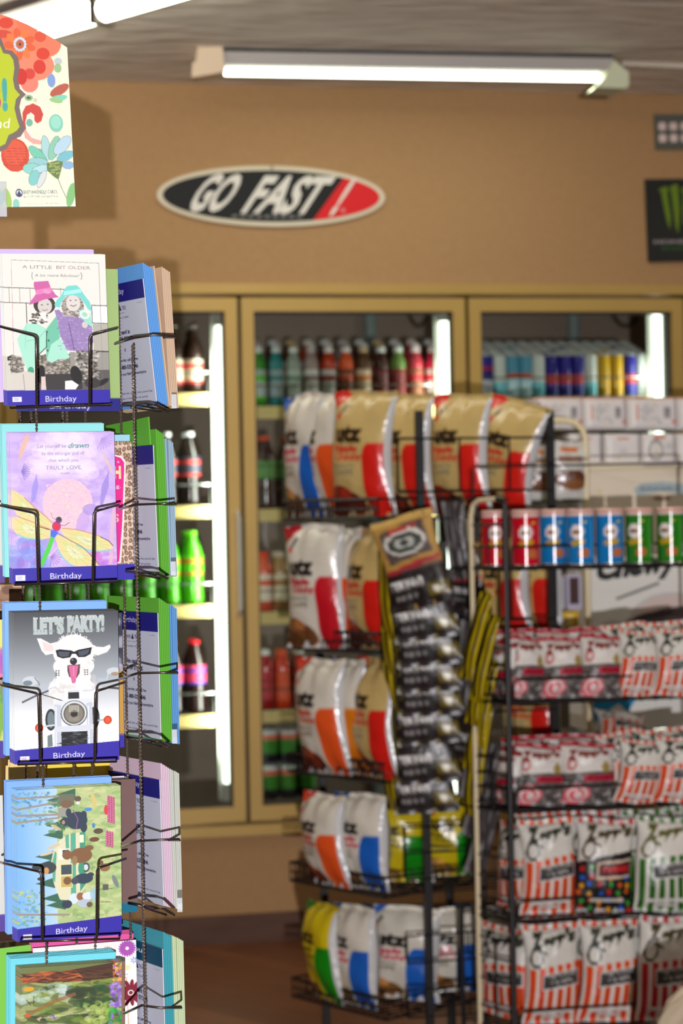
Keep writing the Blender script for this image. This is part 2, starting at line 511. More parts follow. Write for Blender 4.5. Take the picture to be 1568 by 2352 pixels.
for k in range(4):
    a, b = OX0 + DP * k + .007, OX0 + DP * (k + 1) - .007
    d = thing('cooler_door', 'gold framed glass cooler door, ' + ['leftmost one, half behind the card rack', 'second one, behind the crisp bags', 'third one, above the white paper packs', 'only a gold edge at the right'][k], 'cooler door', ((a + b) / 2, YB, DB))
    z0, z1 = DB + .012, DT - .014; s = .042
    f = MB()
    f.box(a, a + s, YB - .03, YB + .015, z0, z1).box(b - s, b, YB - .03, YB + .015, z0, z1)
    f.box(a + s, b - s, YB - .03, YB + .015, z1 - s - .004, z1).box(a + s, b - s, YB - .03, YB + .015, z0, z0 + s + .008)
    f.build('door_frame', 'gold', d, ((a + b) / 2, YB, DB)).location = (0, 0, 0)
    g = MB()
    for (p, q, r_, w) in ((a + s, a + s + .008, z0 + s, z1 - s), (b - s - .008, b - s, z0 + s, z1 - s)):
        g.box(p, q, YB - .012, YB + .01, r_, w)
    g.box(a + s, b - s, YB - .012, YB + .01, z1 - s - .012, z1 - s - .004).box(a + s, b - s, YB - .012, YB + .01, z0 + s + .008, z0 + s + .014)
    g.build('door_gasket', 'gasket', d, ((a + b) / 2, YB, DB)).location = (0, 0, 0)
    p = MB().box(a + s, b - s, YB - .002, YB + .003, z0 + s, z1 - s).build('door_glass', 'glass', d, ((a + b) / 2, YB, DB)); p.location = (0, 0, 0)
    if k < 3:
        hx = b - .012
        h0 = aty(545, 1175, YB).z; h1 = aty(548, 1412, YB).z
        hm = MB().tube([(hx, YB - .03, h0), (hx, YB - .065, h0 - .02), (hx, YB - .07, (h0 + h1) / 2), (hx, YB - .065, h1 + .02), (hx, YB - .03, h1)], .008, 8)
        hm.build('door_handle', 'chrome', d, ((a + b) / 2, YB, DB)).location = (0, 0, 0)
    if k < 3:
        # vertical lamp on the mullion inside
        px = [506, 1020, 1510][k]; ytop = [748, 738, 712][k]; ybot = [1800, 1840, 1840][k]
        P = aty(px, ytop, YB + .14); Q = aty(px, ybot, YB + .14)
        lx = P.x
        L = thing('cooler_lamp', 'tall thin glowing tube inside the cooler door ' + ['left of the first gap between doors', 'above the tan crisp bags', 'above the white paper packs'][k], 'lamp', (lx, YB + .15, Q.z))
        mb = MB(); mb.tube([(0, 0, 0), (0, 0, P.z - Q.z)], .016, 12); mb.build('lamp_tube', 'cool_tube', L)
        mb = MB((190, 190, 180)); mb.tube([(0, 0, -.06), (0, 0, 0)], .02, 10); mb.tube([(0, 0, P.z - Q.z), (0, 0, P.z - Q.z + .045)], .02, 10)
        mb.box(-.03, .03, .02, .035, -.06, P.z - Q.z + .045); mb.build('lamp_holder', 'matte', L)
        o = lamp('cooler_lamp_light', 'AREA', (lx - .03, YB + .13, (P.z + Q.z) / 2), COOL_P * (2.3 if k == 0 else 1), (.93, 1, .9), aim=(lx - .6, YB + .32, (P.z + Q.z) / 2), shape='RECTANGLE', size=.05, size_y=1.4)

# pipe and cable at the back of the cooler
P = aty(850, 700, CYB - .05); Q = aty(1318, 700, CYB - .05)
for i, X in enumerate((P.x, Q.x)):
    tag(MB((150, 165, 165)).tube([(X, CYB - .04, .24), (X, CYB - .04, 2.5)], .025, 10).build('cooler_pipe', 'matte'), ['grey upright strut at the back of the second cooler door', 'grey upright strut at the back of the third cooler door'][i], 'pipe')
for i, (a, b) in enumerate(((930, 985), (1395, 1470))):
    pts = [aty(a + (b - a) * f, 690 + 60 * math.sin(PI * (f * .8 + .05)), CYB - .1) for f in np.linspace(0, 1, 9)]
    tag(MB((70, 55, 48)).tube(pts, .008, 6).build('cooler_cable', 'matte'), ['dark cable looping at the back of the second cooler door', 'dark cable looping at the back of the third cooler door'][i], 'cable')

# shelves: picture heights of the front strip (top) read at one column each
SHY = YB + .17
shelf_px = {0: [(440, 902), (450, 1160), (455, 1388), (460, 1640)], 1: [(620, 932), (620, 1168), (620, 1404), (630, 1630)], 2: [(1300, 912)]}
shelf_z = {}
for k, L in shelf_px.items():
    a, b = OX0 + DP * k + .03, OX0 + DP * (k + 1) - .03
    shelf_z[k] = []
    for j, (x, y) in enumerate(L):
        z = aty(x, y, SHY).z; shelf_z[k].append(z)
        t = thing('cooler_shelf', 'cooler shelf with gold front strip behind the ' + ['first', 'second', 'third'][k] + ' glass door, ' + ['top', 'second', 'third', 'fourth'][j] + ' level', 'shelf', ((a + b) / 2, SHY, z), 0, 'wire shelves inside the cooler')
        w = (b - a) / 2
        xr = w - .05 if k == 0 else w - .04
        MB().box(-w, xr, -.006, 0, -.045, -.002).build('price_strip', 'goldlight', t)
        s = MB((70, 68, 64))
        n = 12
        for i in range(n + 1):
            x_ = -w + (xr + w) * i / n
            s.box(x_ - .003, x_ + .003, 0, .75, -.014, -.008)
        for y_ in (.02, .25, .5, .74): s.box(-w, xr, y_ - .004, y_ + .004, -.022, -.014)
        sr = s.build('shelf_rack', 'matte', t)
        if k > 0 and j == 0: sr.rotation_euler = (math.radians(16), 0, 0)
# ------------------------------------------------------------------ ceiling lamps
def atz(x, y, z):
    d = _w + _r * ((x - CX) / FPX) - _u * ((y - CY) / FPX)
    return CAM + d * ((z - CAM.z) / d.z)

A = atz(510, 112, CEIL); B = atz(1402, 128, CEIL)
A = Vector((A.x, A.y, CEIL)); B = Vector((B.x, B.y, CEIL)); Lf = (B - A).length
ang = math.atan2(B.y - A.y, B.x - A.x)
fx = thing('ceiling_lamp', 'white ceiling strip lamp with one glowing tube in front of the tan wall', 'ceiling lamp', A, ang)
MB((168, 162, 158)).box(0, Lf, -.02, .11, -.052, 0).build('lamp_housing', 'matte', fx)
MB((30, 34, 32)).box(0, Lf, -.021, -.0205, -.012, -.001).build('painted_shadow_line', 'matte', fx)  # thin dark strip, paints in the shade where housing meets ceiling
e = MB((214, 192, 165)); e.prism([(-.100, -.098), (-.097, -.052), (-.084, -.048), (-.080, -.003), (-.004, -.001), (.005, -.078)], -.035, -.025).box(-.075, 0, -.025, .10, -.05, -.003)
e.build('end_cap', 'matte', fx)
e = MB((200, 205, 175)); e.prism([(Lf - .06, -.108), (Lf - .03, -.08), (Lf, -.02), (Lf + .05, -.058), (Lf + .05, -.10), (Lf + .04, -.11)], -.03, .1)
e.build('end_cap', 'matte', fx)
MB().tube([(.01, .03, -.066), (Lf - .03, .03, -.066)], .0115, 12).build('lamp_tube', 'tube', fx)
lamp('ceiling_lamp_light', 'AREA', (A + B) / 2 + Vector((0, .02, -.1)), FIX_P * .55, (.93, 1, .86), aim=(A + B) / 2 + Vector((0, 0, -2)), shape='RECTANGLE', size=1.15, size_y=.05)
cb = MB((200, 190, 175)).tube([B + Vector((.05, .04, -.015)), B + Vector((.2, .03, -.02)), B + Vector((.34, -.03, -.035)), B + Vector((.6, -.02, -.012))], .009, 6)
tag(cb.build('lamp_cable', 'matte'), 'pale cable running right along the ceiling from the strip lamp', 'cable')

A = atz(60, 68, CEIL - .05); B = atz(410, -35, CEIL - .05)
d = (B - A).normalized(); ang = math.atan2(d.y, d.x)
fx = thing('fluorescent_fixture', 'very bright ceiling tubes end to end at the top left corner', 'ceiling lamp', (A.x, A.y, CEIL), ang)
P1 = atz(231, 16, CEIL - .05); g = (P1 - A).dot(d)
t = MB(); t.tube([(-.9, 0, -.06), (g - .012, 0, -.06)], .032, 12); t.build('lamp_tube', 'warm_tube', fx)
t = MB(); t.tube([(g + .012, 0, -.06), (1.7, 0, -.06)], .032, 12); t.build('lamp_tube', 'warm_tube', fx)
MB((60, 54, 44)).box(g - .012, g + .012, -.036, .036, -.098, -.02).build('tube_joint', 'matte', fx)
MB((120, 110, 104)).box(-.95, 1.75, -.09, .12, -.02, 0).build('lamp_housing', 'matte', fx)
lamp('fluorescent_light', 'AREA', (A.x + d.x * .4, A.y + d.y * .4, CEIL - .12), FIX_P, (1, .95, .8), aim=(A.x + d.x * .4, A.y + d.y * .4, 0), shape='RECTANGLE', size=1.8, size_y=.12)

# more fixtures of the same kind further back in the shop
def shop_lamp(x, y, rz, label, p=FIX_P):
    f = thing('fluorescent_fixture', label, 'ceiling lamp', (x, y, CEIL), rz)
    MB((168, 162, 158)).box(-.62, .62, -.08, .08, -.045, 0).build('lamp_housing', 'matte', f)
    MB().tube([(-.6, 0, -.07), (.6, 0, -.07)], .018, 10).build('lamp_tube', 'warm_tube', f)
    lamp('shop_lamp_light', 'AREA', (x, y, CEIL - .1), p, (1, .95, .82), aim=(x, y, 0), shape='RECTANGLE', size=1.2, size_y=.15).rotation_euler = (0, 0, rz)
shop_lamp(3.6, 4.6, 0, 'ceiling strip lamp over the right side of the shop', FIX_P * 1.2)
shop_lamp(1.2, 3.0, 0, 'ceiling strip lamp over the aisle in front of the snack racks', FIX_P * 1.6)
shop_lamp(-.8, 0.4, 0, 'ceiling strip lamp over the card rack aisle', FIX_P)
shop_lamp(3.2, 0.9, 0, 'ceiling strip lamp far right, out of view', FIX_P * 1.2)

# ------------------------------------------------------------------ signs on the back wall
c0 = aty(623, 452, YB); kk = (aty(884, 452, YB).x - aty(362, 452, YB).x) / 522.0   # metres per picture pixel
def G(cx, cy): return ((cx - 790) / 2.8 * kk, -(cy - 258) / 2.8 * kk)
def ellp(rx, rz, n=72): return [(rx * math.cos(2 * PI * i / n), rz * math.sin(2 * PI * i / n)) for i in range(n)]
sg = thing('oval_sign', 'oval black and red wall sign with slanted white lettering and pale rim', 'sign', c0 + Vector((0, -.003, 0)))
RX, RZ = 261 * kk, 68.5 * kk
MB((206, 196, 172)).prism(ellp(RX, RZ), -.012, 0).build('sign_rim', 'matte', sg)
face = MB((9, 10, 9)); rx2, rz2 = RX * .952, RZ * .845
face.prism(ellp(rx2, rz2), -.014, -.012)
p0 = G(1245, 130); p1 = G(1025, 422)
red = []
for i in range(90):
    a = 2 * PI * i / 90; x, z = rx2 * math.cos(a), rz2 * math.sin(a)
    s_ = (x - p1[0]) * (p0[1] - p1[1]) - (z - p1[1]) * (p0[0] - p1[0])
    if s_ > 0: red.append((a if a < PI else a - 2 * PI, x, z))
red.sort(); face.prism([(x, z) for _, x, z in red], -.0155, -.0140, (205, 18, 22))
face.build('sign_face', 'matte', sg)
lt = MB((214, 208, 198))
def gtext(s, x0, x1, base, top, bold, y=-.0165, c=None, shear=.68):
    a = G(x0, base); b = G(x1, base); cap = G(0, top)[1] - a[1]
    lt.text(s, a[0], b[0], a[1], cap, y, c, shear=shear, bold=bold)
gtext('GO', 236, 480, 350, 132, .035); gtext('FAST', 590, 1050, 358, 138, .035)
gtext('!', 1160, 1190, 362, 150, .06)
for i in range(9):
    x = 525 + i * 52; a = G(x, 396); b = G(x + 34, 380); lt.add([(a[0], -.0165, a[1]), (b[0], -.0165, a[1]), (b[0] + .004, -.0165, b[1]), (a[0] + .006, -.0165, b[1])], [(0, 1, 2, 3)], (120, 118, 112))
a = G(1245, 345); lt.prism([(a[0] + .008 * math.cos(i * PI / 6), a[1] + .008 * math.sin(i * PI / 6)) for i in range(12)], -.0165, -.0155, (205, 120, 115))
lt.build('sign_lettering', 'matte', sg)
MB((30, 30, 28)).prism([(.004 * math.cos(i * PI / 4), RZ * .93 + .004 * math.sin(i * PI / 4)) for i in range(8)], -.02, -.012).build('sign_screw', 'matte', sg)

def S6(cx, cy, y=YB): p = aty(1400 + cx / 6.19, 240 + cy / 6.19, y); return p
p = S6(510, 1070); q = S6(560, 2250); W = .30; H = p.z - q.z
sg = thing('wall_sign', 'black square wall sign with three green claw strokes, cut by the right edge', 'sign', (p.x, YB - .003, q.z))
sg.rotation_euler = (0, math.radians(-1.4), 0)
MB((10, 12, 10)).box(0, W, -.012, 0, 0, H).build('sign_panel', 'print', sg)
def R6(cx, cy): v = S6(cx, cy); return (v.x - p.x - .02 * 0, v.z - q.z)
for st in ([(690, 1230), (745, 1195), (825, 1185), (815, 1300), (835, 1450), (855, 1600), (850, 1790), (810, 1700), (780, 1550), (745, 1350), (735, 1260)],
           [(845, 1210), (900, 1165), (965, 1150), (975, 1300), (985, 1500), (975, 1700), (960, 1850), (925, 1760), (905, 1550), (885, 1380), (872, 1260)],
           [(1000, 1235), (1060, 1190), (1130, 1185), (1128, 1300), (1100, 1450), (1095, 1600), (1070, 1790), (1040, 1700), (1032, 1500), (1045, 1350), (1035, 1260)]):
    MB((98, 124, 18)).prism([R6(*v) for v in st], -.014, -.012).build('claw_mark', 'matte', sg)
tx = MB((160, 150, 150)); a = R6(610, 1990); b = R6(1330, 1990); tx.text('MONSTER', a[0], b[0], a[1], .012, -.0135, (150, 142, 142), bold=.03)
a = R6(720, 2080); tx.text('ENERGY', a[0], b[0] - .02, a[1], .009, -.0135, (40, 90, 30), bold=.03)
tx.build('sign_lettering', 'matte', sg)

p = S6(630, 150); q = S6(690, 650)
vg = thing('wall_vent', 'grey green framed wall vent with pale square openings above the black sign', 'vent', (p.x, YB - .003, q.z))
vg.rotation_euler = (0, math.radians(-1.4), 0)
H = p.z - q.z; W = .17
MB((84, 86, 78)).box(0, W, -.012, 0, 0, H).build('vent_frame', 'matte', vg)
mb = MB((214, 192, 184))
for i in range(4):
    for j in range(2):
        c = (.025 + i * .041, H * (.34 + .335 * j) - .003)
        mb.prism([(c[0] + .014 * math.copysign(abs(math.cos(a)) ** .5, math.cos(a)), c[1] + .014 * math.copysign(abs(math.sin(a)) ** .5, math.sin(a))) for a in np.linspace(0, 2 * PI, 16, endpoint=False)], -.014, -.012)
mb.build('vent_opening', 'matte', vg)

rd = math.radians
# ------------------------------------------------------------------ bottles and cans in the cooler
def bottle_parts(kind, body, cap, label, lab2, key):
    K = {
        'soda': dict(r=.0372, h=.252, prof=[(.7, 0), (.95, .02), (1, .06), (.93, .22), (.98, .36), (1, .55), (.97, .66), (.8, .76), (.5, .86), (.36, .92), (.36, .95)], lab=(.40, .66), capz=(.945, 1.0), capr=.42),
        'large': dict(r=.05, h=.30, prof=[(.75, 0), (.96, .02), (1, .08), (1, .55), (.97, .62), (.85, .74), (.55, .85), (.28, .92), (.26, .955)], lab=(.30, .58), capz=(.95, 1.0), capr=.30),
        'juice': dict(r=.0275, h=.205, prof=[(.85, 0), (1, .02), (1, .70), (.95, .76), (.7, .84), (.55, .88), (.55, .92)], lab=(.10, .62), capz=(.91, 1.0), capr=.60),
        'glass': dict(r=.031, h=.235, prof=[(.85, 0), (1, .015), (1, .55), (.9, .64), (.55, .76), (.38, .84), (.36, .96), (.40, .98)], lab=(.14, .50), capz=(.97, 1.0), capr=.44),
    }[kind]
    r, h = K['r'], K['h']
    b = MB(); b.lathe([(q * r, z * h, body) for q, z in K['prof']], 18)
    l = MB(); z0, z1 = K['lab']; rr = r * 1.012
    l.lathe([(rr, z0 * h, lab2), (rr, (z0 + .12 * (z1 - z0)) * h, lab2), (rr, (z0 + .14 * (z1 - z0)) * h, label), (rr, (z0 + .6 * (z1 - z0)) * h, label), (rr, (z0 + .64 * (z1 - z0)) * h, lab2), (rr, (z0 + .8 * (z1 - z0)) * h, lab2), (rr, (z0 + .84 * (z1 - z0)) * h, label), (rr, z1 * h, label)], 18)
    c = MB(); cr = K['capr'] * r; c.lathe([(cr, K['capz'][0] * h, cap), (cr, (K['capz'][1] - .008) * h, cap), (cr * .85, h, cap)], 14)
    return (raw_mesh('bottle_body_' + key, b.V, b.F, b.C, ['plastic'], None, True), raw_mesh('bottle_label_' + key, l.V, l.F, l.C, ['print'], None, True),
            raw_mesh('bottle_cap_' + key, c.V, c.F, c.C, ['plastic'], None, False))
_bp = {}
def put_bottle(kind, pal, x, y, z, label, group, cat='bottle'):
    body, cap, lab, lab2 = pal; key = kind + str(pal)
    if key not in _bp: _bp[key] = bottle_parts(kind, body, cap, lab, lab2, str(len(_bp)))
    a, b, c = _bp[key]
    t = thing('drink_bottle', label, cat, (x, y, z), 0, group)
    obj('bottle_body', a, t); obj('bottle_label', b, t); obj('bottle_cap', c, t)
    return t
for k, L in shelf_z.items():
    a, b = OX0 + DP * k + .04, OX0 + DP * (k + 1) - .08
    for j, z in enumerate(L):
        mb = MB((200, 200, 200)); mb.tube([(a, SHY + .006, z), (a, SHY + .006, z + .07), (b, SHY + .006, z + .07), (b, SHY + .006, z)], .003, 6)
        par = [o for o in col.objects if o.name.startswith('cooler_shelf') and abs(o.location.z - z) < 1e-4 and o.parent is None and a < o.location.x < b][0]
        o = mb.build('shelf_guard', 'metal', par, par.location); o.location = (0, 0, 0)
GRN = ((70, 165, 18), (120, 220, 40), (90, 190, 30), (200, 90, 50))
PEP = ((30, 18, 16), (225, 225, 225), (60, 62, 75), (200, 60, 50))
COL = ((34, 14, 14), (200, 30, 40), (200, 60, 90), (60, 60, 150))
BRN = ((48, 30, 24), (190, 180, 165), (206, 190, 165), (205, 60, 60))
names = {}
def fill(door, lev, xs, kind, pals, desc, rows=3, dy=None, y0=.05):
    """front row at picture columns xs, further rows behind"""
    z = shelf_z[door][lev]
    dy = dy or {'soda': .082, 'large': .108, 'juice': .062, 'glass': .068}[kind]
    for r_ in range(rows):
        for i, x in enumerate(xs):
            pal, ds = pals[i % len(pals)]
            P = aty(x, 1176, SHY + y0)
            where = ['first', 'second', 'third'][door] + ' cooler door'
            lv = ['top', 'second', 'third', 'fourth'][lev]
            lab = f'{ds}, {lv} shelf, {where}' + (', front' if r_ == 0 else ', behind')
            rise = .0 if lev or door == 0 else (y0 - .05 + dy * r_) * math.tan(rd(16))
            put_bottle(kind, pal, P.x, SHY + y0 + dy * r_, z + rise, lab, f'{ds}s, {lv} shelf of the {where}' + ('' if r_ == 0 else ', behind'))
fill(0, 0, [406, 452], 'glass', [(BRN, 'dark bottle with cream and red label')], '')
fill(0, 0, [180, 225, 270, 315, 362], 'glass', [(BRN, 'dark bottle with cream and red label')], '', rows=1)
fill(0, 1, [120, 173, 226, 279, 332, 385, 438], 'soda', [(PEP, 'dark cola bottle with white cap')], '', rows=2)
fill(0, 2, [67, 120, 173, 226, 279, 332, 386, 440], 'soda', [(GRN, 'bright green soda bottle')], '', rows=3)
fill(0, 3, [336, 389, 442], 'soda', [(COL, 'dark cola bottle with red and blue label')], '', rows=2)
P2 = [(((60, 140, 50), (230, 230, 225), (180, 190, 185), (90, 190, 40)), 'green topped bottle with silver label'),
      (((40, 130, 130), (210, 220, 220), (150, 165, 170), (60, 120, 120)), 'teal bottle with grey label'),
      (((150, 160, 150), (235, 235, 230), (190, 205, 195), (110, 130, 110)), 'clear bottle with pale green label'),
      (((160, 140, 135), (200, 190, 190), (220, 220, 215), (120, 100, 95)), 'clear bottle with white label'),
      (((185, 60, 30), (240, 230, 225), (190, 190, 185), (120, 40, 30)), 'red orange bottle with grey label'),
      (((220, 90, 45), (240, 230, 225), (120, 70, 50), (190, 80, 50)), 'orange topped bottle with brown label'),
      (((90, 60, 40), (210, 180, 140), (225, 200, 170), (200, 120, 60)), 'amber bottle with cream label'),
      (((70, 40, 35), (230, 230, 230), (110, 50, 50), (90, 40, 40)), 'dark red bottle with maroon label'),
      (((110, 140, 70), (230, 235, 225), (150, 60, 60), (120, 50, 50)), 'pale green topped bottle with red label'),
      (((200, 60, 75), (250, 230, 230), (170, 110, 80), (200, 40, 60)), 'pink topped bottle with tan label'),
      (((210, 40, 70), (250, 240, 240), (235, 215, 205), (220, 50, 60)), 'bright pink bottle with white label')]
fill(1, 0, [600 + 40 * i for i in range(11)], 'juice', P2, '', rows=1, y0=.05)
fill(1, 0, [600 + 40 * i for i in range(11)], 'juice', [(P2[i][0], P2[i][1]) for i in (3, 7, 6, 4, 7, 3, 7, 6, 7, 9, 7)], '', rows=2, y0=.115)
fill(1, 1, [612, 666, 720], 'soda', [(((60, 30, 30), (225, 80, 50), (90, 140, 70), (60, 110, 60)), 'dark bottle with orange cap and green label')], '', rows=2)
fill(1, 2, [604, 640, 676], 'juice', [(((225, 90, 60), (230, 70, 40), (235, 215, 200), (220, 90, 60)), 'orange and white juice bottle'), (((170, 130, 80), (215, 200, 180), (225, 210, 180), (160, 110, 60)), 'tan tea bottle with white label')], '', rows=2)
fill(1, 3, [604, 642, 680], 'juice', [(((170, 25, 30), (235, 235, 230), (190, 50, 55), (160, 30, 30)), 'deep red juice bottle with white cap'), (((215, 60, 30), (230, 100, 60), (225, 90, 50), (230, 80, 40)), 'orange red juice bottle')], '', rows=2)

def can_mesh(key, r, h, bands, mat='can', n=22):
    b = MB((190, 190, 185)); pr = [(r * .8, 0, (150, 150, 150)), (r * .97, h * .03, (150, 150, 150))]
    for z0, z1, c in bands: pr += [(r, h * z0, c), (r, h * z1, c)]
    pr += [(r * .97, h * .955, (200, 200, 200)), (r * .82, h * .985, (205, 205, 200)), (r * .8, h, (190, 190, 188)), (r * .74, h * .985, (150, 150, 150))]
    b.lathe(pr, n)
    return raw_mesh(key, b.V, b.F, b.C, [mat], None, True)
cans = {
    'blue red': [(.05, .40, (205, 205, 215)), (.41, .62, (40, 40, 130)), (.63, .70, (190, 30, 60)), (.71, .94, (46, 44, 150))],
    'pale blue': [(.05, .45, (190, 225, 235)), (.46, .55, (200, 90, 60)), (.56, .94, (90, 160, 190))],
    'navy': [(.05, .30, (60, 60, 150)), (.31, .52, (190, 60, 70)), (.53, .94, (44, 40, 140))],
    'yellow': [(.05, .94, (205, 160, 30))],
    'silver': [(.05, .94, (205, 212, 205))],
    'white': [(.05, .35, (120, 205, 220)), (.36, .94, (225, 230, 225))],
}
cmesh = {k: can_mesh('can_' + k, .0255, .157, v) for k, v in cans.items()}
seq = ['blue red', 'white', 'pale blue', 'pale blue', 'white', 'navy', 'navy', 'navy', 'white', 'yellow', 'yellow', 'navy', 'silver', 'silver', 'silver', 'silver']
z3 = aty(1300, 912, SHY).z
for r_ in range(5):
    for i, k in enumerate(seq[:12 if False else 13]):
        P = aty(1122 + 29.8 * i, 1176, SHY + .04)
        kk_ = k if r_ == 0 else ('silver' if (i * 3 + r_) % 4 else k)
        o = obj('drink_can', cmesh[kk_]); o.location = (P.x + .002 * r_, SHY + .04 + .054 * r_, z3 + .054 * r_ * math.tan(rd(16)))
        tag(o, f'slim {kk_} drink can on the top shelf behind the third cooler door, ' + ('front row' if r_ == 0 else 'back rows'), 'drink can', f'{kk_} drink cans behind the third cooler door' + ('' if r_ == 0 else ', back rows'))
# green tinted cans and packs at the foot of the second door
gm = can_mesh('can_green', .031, .12, [(.05, .3, (30, 30, 34)), (.31, .7, (60, 130, 40)), (.71, .85, (215, 110, 90)), (.86, .94, (205, 205, 200))])
for lv in range(2):
    for r_ in range(2):
        for i in range(3):
            P = aty(608 + 43 * i, 1176, SHY + .05); z = aty(620, 1840, SHY).z
            o = obj('drink_can', gm); o.location = (P.x, SHY + .05 + .066 * r_, z + .124 * lv)
            tag(o, 'dark and green drink can stacked low behind the second cooler door', 'drink can', 'green drink cans at the foot of the second cooler door')
z = aty(620, 1840, SHY).z
# bottom racks: dark crates low behind the first door
for i in range(3):
    P = aty(330 + 75 * i, 1176, SHY + .1)
    c = MB((46, 34, 28)); zb = .25
    c.box(-.055, .055, 0, .3, 0, .01)
    for zz in (.01, .06, .11): c.box(-.055, .055, 0, .008, zz, zz + .03).box(-.055, -.047, 0, .3, zz, zz + .03).box(.047, .055, 0, .3, zz, zz + .03)
    c.box(-.055, -.045, 0, .01, 0, .15).box(.045, .055, 0, .01, 0, .15)
    o = c.build('drink_crate', 'matte'); o.location = (P.x, SHY + .06, zb)
    tag(o, 'dark slatted crate on the cooler floor behind the first door', 'crate', 'dark crates on the cooler floor')
# ------------------------------------------------------------------ greeting card pictures (drawn in the proportions of each printed card)
BLUE = (50, 40, 160); NAVY = (30, 28, 120)
def strip(a, pts, x0, x1, base, cap, slope=0.0, icon=None, word='Birthday', c=BLUE):
    a.poly(pts, c)
    a.text(word, x0, x1, base, cap, (216, 216, 232), slope=slope, bold=.0)
    if icon:
        x, y, w, h = icon
        a.rect(x, y, x + w, y + h, (225, 225, 235)); a.rect(x + w * .15, y + h * .3, x + w * .7, y + h * .42, (150, 150, 200)); a.rect(x + w * .15, y + h * .6, x + w * .65, y + h * .72, (150, 150, 200))
    return a
W1, H1 = 246, 350
def art_hats():
    a = Art((40, 115, 942, 1392), W1, H1, (232, 230, 220)); P = a.poly; g = (120, 118, 116)
    a.grad(40, 115, 942, 1270, (228, 226, 216), (222, 220, 212))
    a.rect(810, 560, 942, 700, (236, 236, 230)).rect(810, 708, 942, 940, (176, 174, 162)).rect(40, 975, 200, 1270, (205, 202, 190)).rect(600, 945, 942, 1270, (150, 148, 140)).rect(300, 1100, 942, 1270, (92, 90, 88))
    P([(60, 980), (110, 960), (110, 1010), (60, 1010)], (40, 40, 40))
    for y0, y1, x1 in ((396, 414, 575), (522, 532, 330)): a.line([(40, y0), (x1, y1)], 7, g)
    for x in (95, 185, 275, 540): a.line([(x, 400), (x, 525)], 4, g)
    a.line([(238, 525), (238, 700)], 7, (90, 90, 90)); a.line([(942, 555), (805, 550), (808, 700), (942, 706)], 6, (80, 80, 80)); a.line([(800, 940), (942, 945)], 10, (60, 60, 58))
    a.line([(122, 165), (882, 192), (880, 1270)], 3, (120, 110, 120)); a.line([(122, 165), (112, 1270)], 3, (190, 120, 150))
    a.text('A LITTLE', 215, 470, 236, 27, (140, 138, 140), slope=.02).text('BIT OLDER', 510, 805, 240, 27, (165, 130, 140), slope=.02)
    a.text('{', 290, 305, 316, 44, (130, 128, 130)).text('A lot more fabulous!', 318, 700, 306, 24, (130, 128, 130), shear=.3, slope=.01).text('}', 716, 736, 318, 44, (130, 128, 130))
    # figures: two children on a bench, embracing
    a.ell(395, 545, 95, 80, (66, 60, 56)).ell(398, 555, 62, 66, (206, 200, 194)).ell(372, 545, 8, 5, (90, 84, 80)).ell(424, 540, 8, 5, (90, 84, 80)).line([(375, 585), (398, 593), (420, 583)], 5, (120, 100, 96))
    P([(308, 380), (312, 350), (435, 342), (455, 400), (492, 455), (522, 480), (400, 498), (340, 520), (262, 546), (275, 515), (305, 480), (325, 450)], (200, 100, 160)); P([(320, 420), (455, 395), (470, 430), (325, 462)], (222, 130, 180)); a.ell(420, 432, 34, 18, (232, 150, 195), 1, .2)
    a.ell(640, 560, 98, 100, (168, 160, 150)); a.speck(545, 500, 735, 650, [(110, 104, 98), (215, 208, 200), (90, 84, 80)], 90, 12, 7, .7, 3)
    a.ell(645, 530, 62, 70, (214, 208, 202)).ell(622, 508, 9, 5, (110, 100, 96)).ell(668, 506, 9, 5, (110, 100, 96)).line([(620, 548), (645, 558), (672, 546)], 6, (110, 80, 80))
    P([(565, 420), (600, 385), (680, 378), (715, 410), (740, 455), (790, 520), (804, 575), (795, 602), (770, 580), (735, 520), (700, 478), (640, 462), (580, 474), (545, 520), (525, 570), (492, 560), (480, 545), (505, 500), (545, 465)], (120, 208, 200)); P([(570, 430), (715, 410), (725, 440), (565, 465)], (165, 228, 220))
    a.speck(270, 600, 420, 700, [(110, 104, 96), (60, 56, 52), (190, 184, 176)], 60, 14, 8, .8, 5); P([(345, 610), (410, 605), (400, 690), (370, 660)], (232, 228, 222))
    P([(300, 970), (600, 960), (605, 1130), (380, 1150), (300, 1080)], (120, 114, 104)); a.speck(310, 960, 600, 1130, [(170, 164, 150), (80, 76, 70), (200, 194, 180)], 120, 16, 8, .7, 8)
    P([(650, 930), (830, 930), (850, 1190), (760, 1220), (700, 1160)], (110, 106, 98)); a.speck(650, 930, 850, 1200, [(170, 166, 156), (60, 58, 54), (205, 200, 190)], 120, 16, 10, .7, 9)
    P([(235, 700), (330, 705), (405, 745), (490, 640), (515, 700), (520, 820), (560, 900), (596, 985), (590, 1000), (500, 1005), (440, 1036), (400, 1010), (388, 900), (330, 965), (290, 1060), (275, 1130), (235, 1130), (200, 1010), (165, 900), (150, 830), (190, 765)], (165, 222, 200))
    P([(410, 740), (490, 645), (512, 700), (515, 830), (440, 880), (400, 1000), (395, 860)], (112, 190, 160)); a.line([(405, 750), (330, 830), (230, 850)], 6, (130, 195, 172)).line([(230, 710), (215, 900)], 5, (140, 205, 182))
    for x, y in ((408, 772), (420, 846), (408, 930)): a.ell(x, y, 9, 10, (60, 110, 90))
    a.ell(258, 1100, 28, 34, (70, 160, 125)); a.line([(405, 770), (400, 900), (330, 965)], 8, (60, 90, 78))
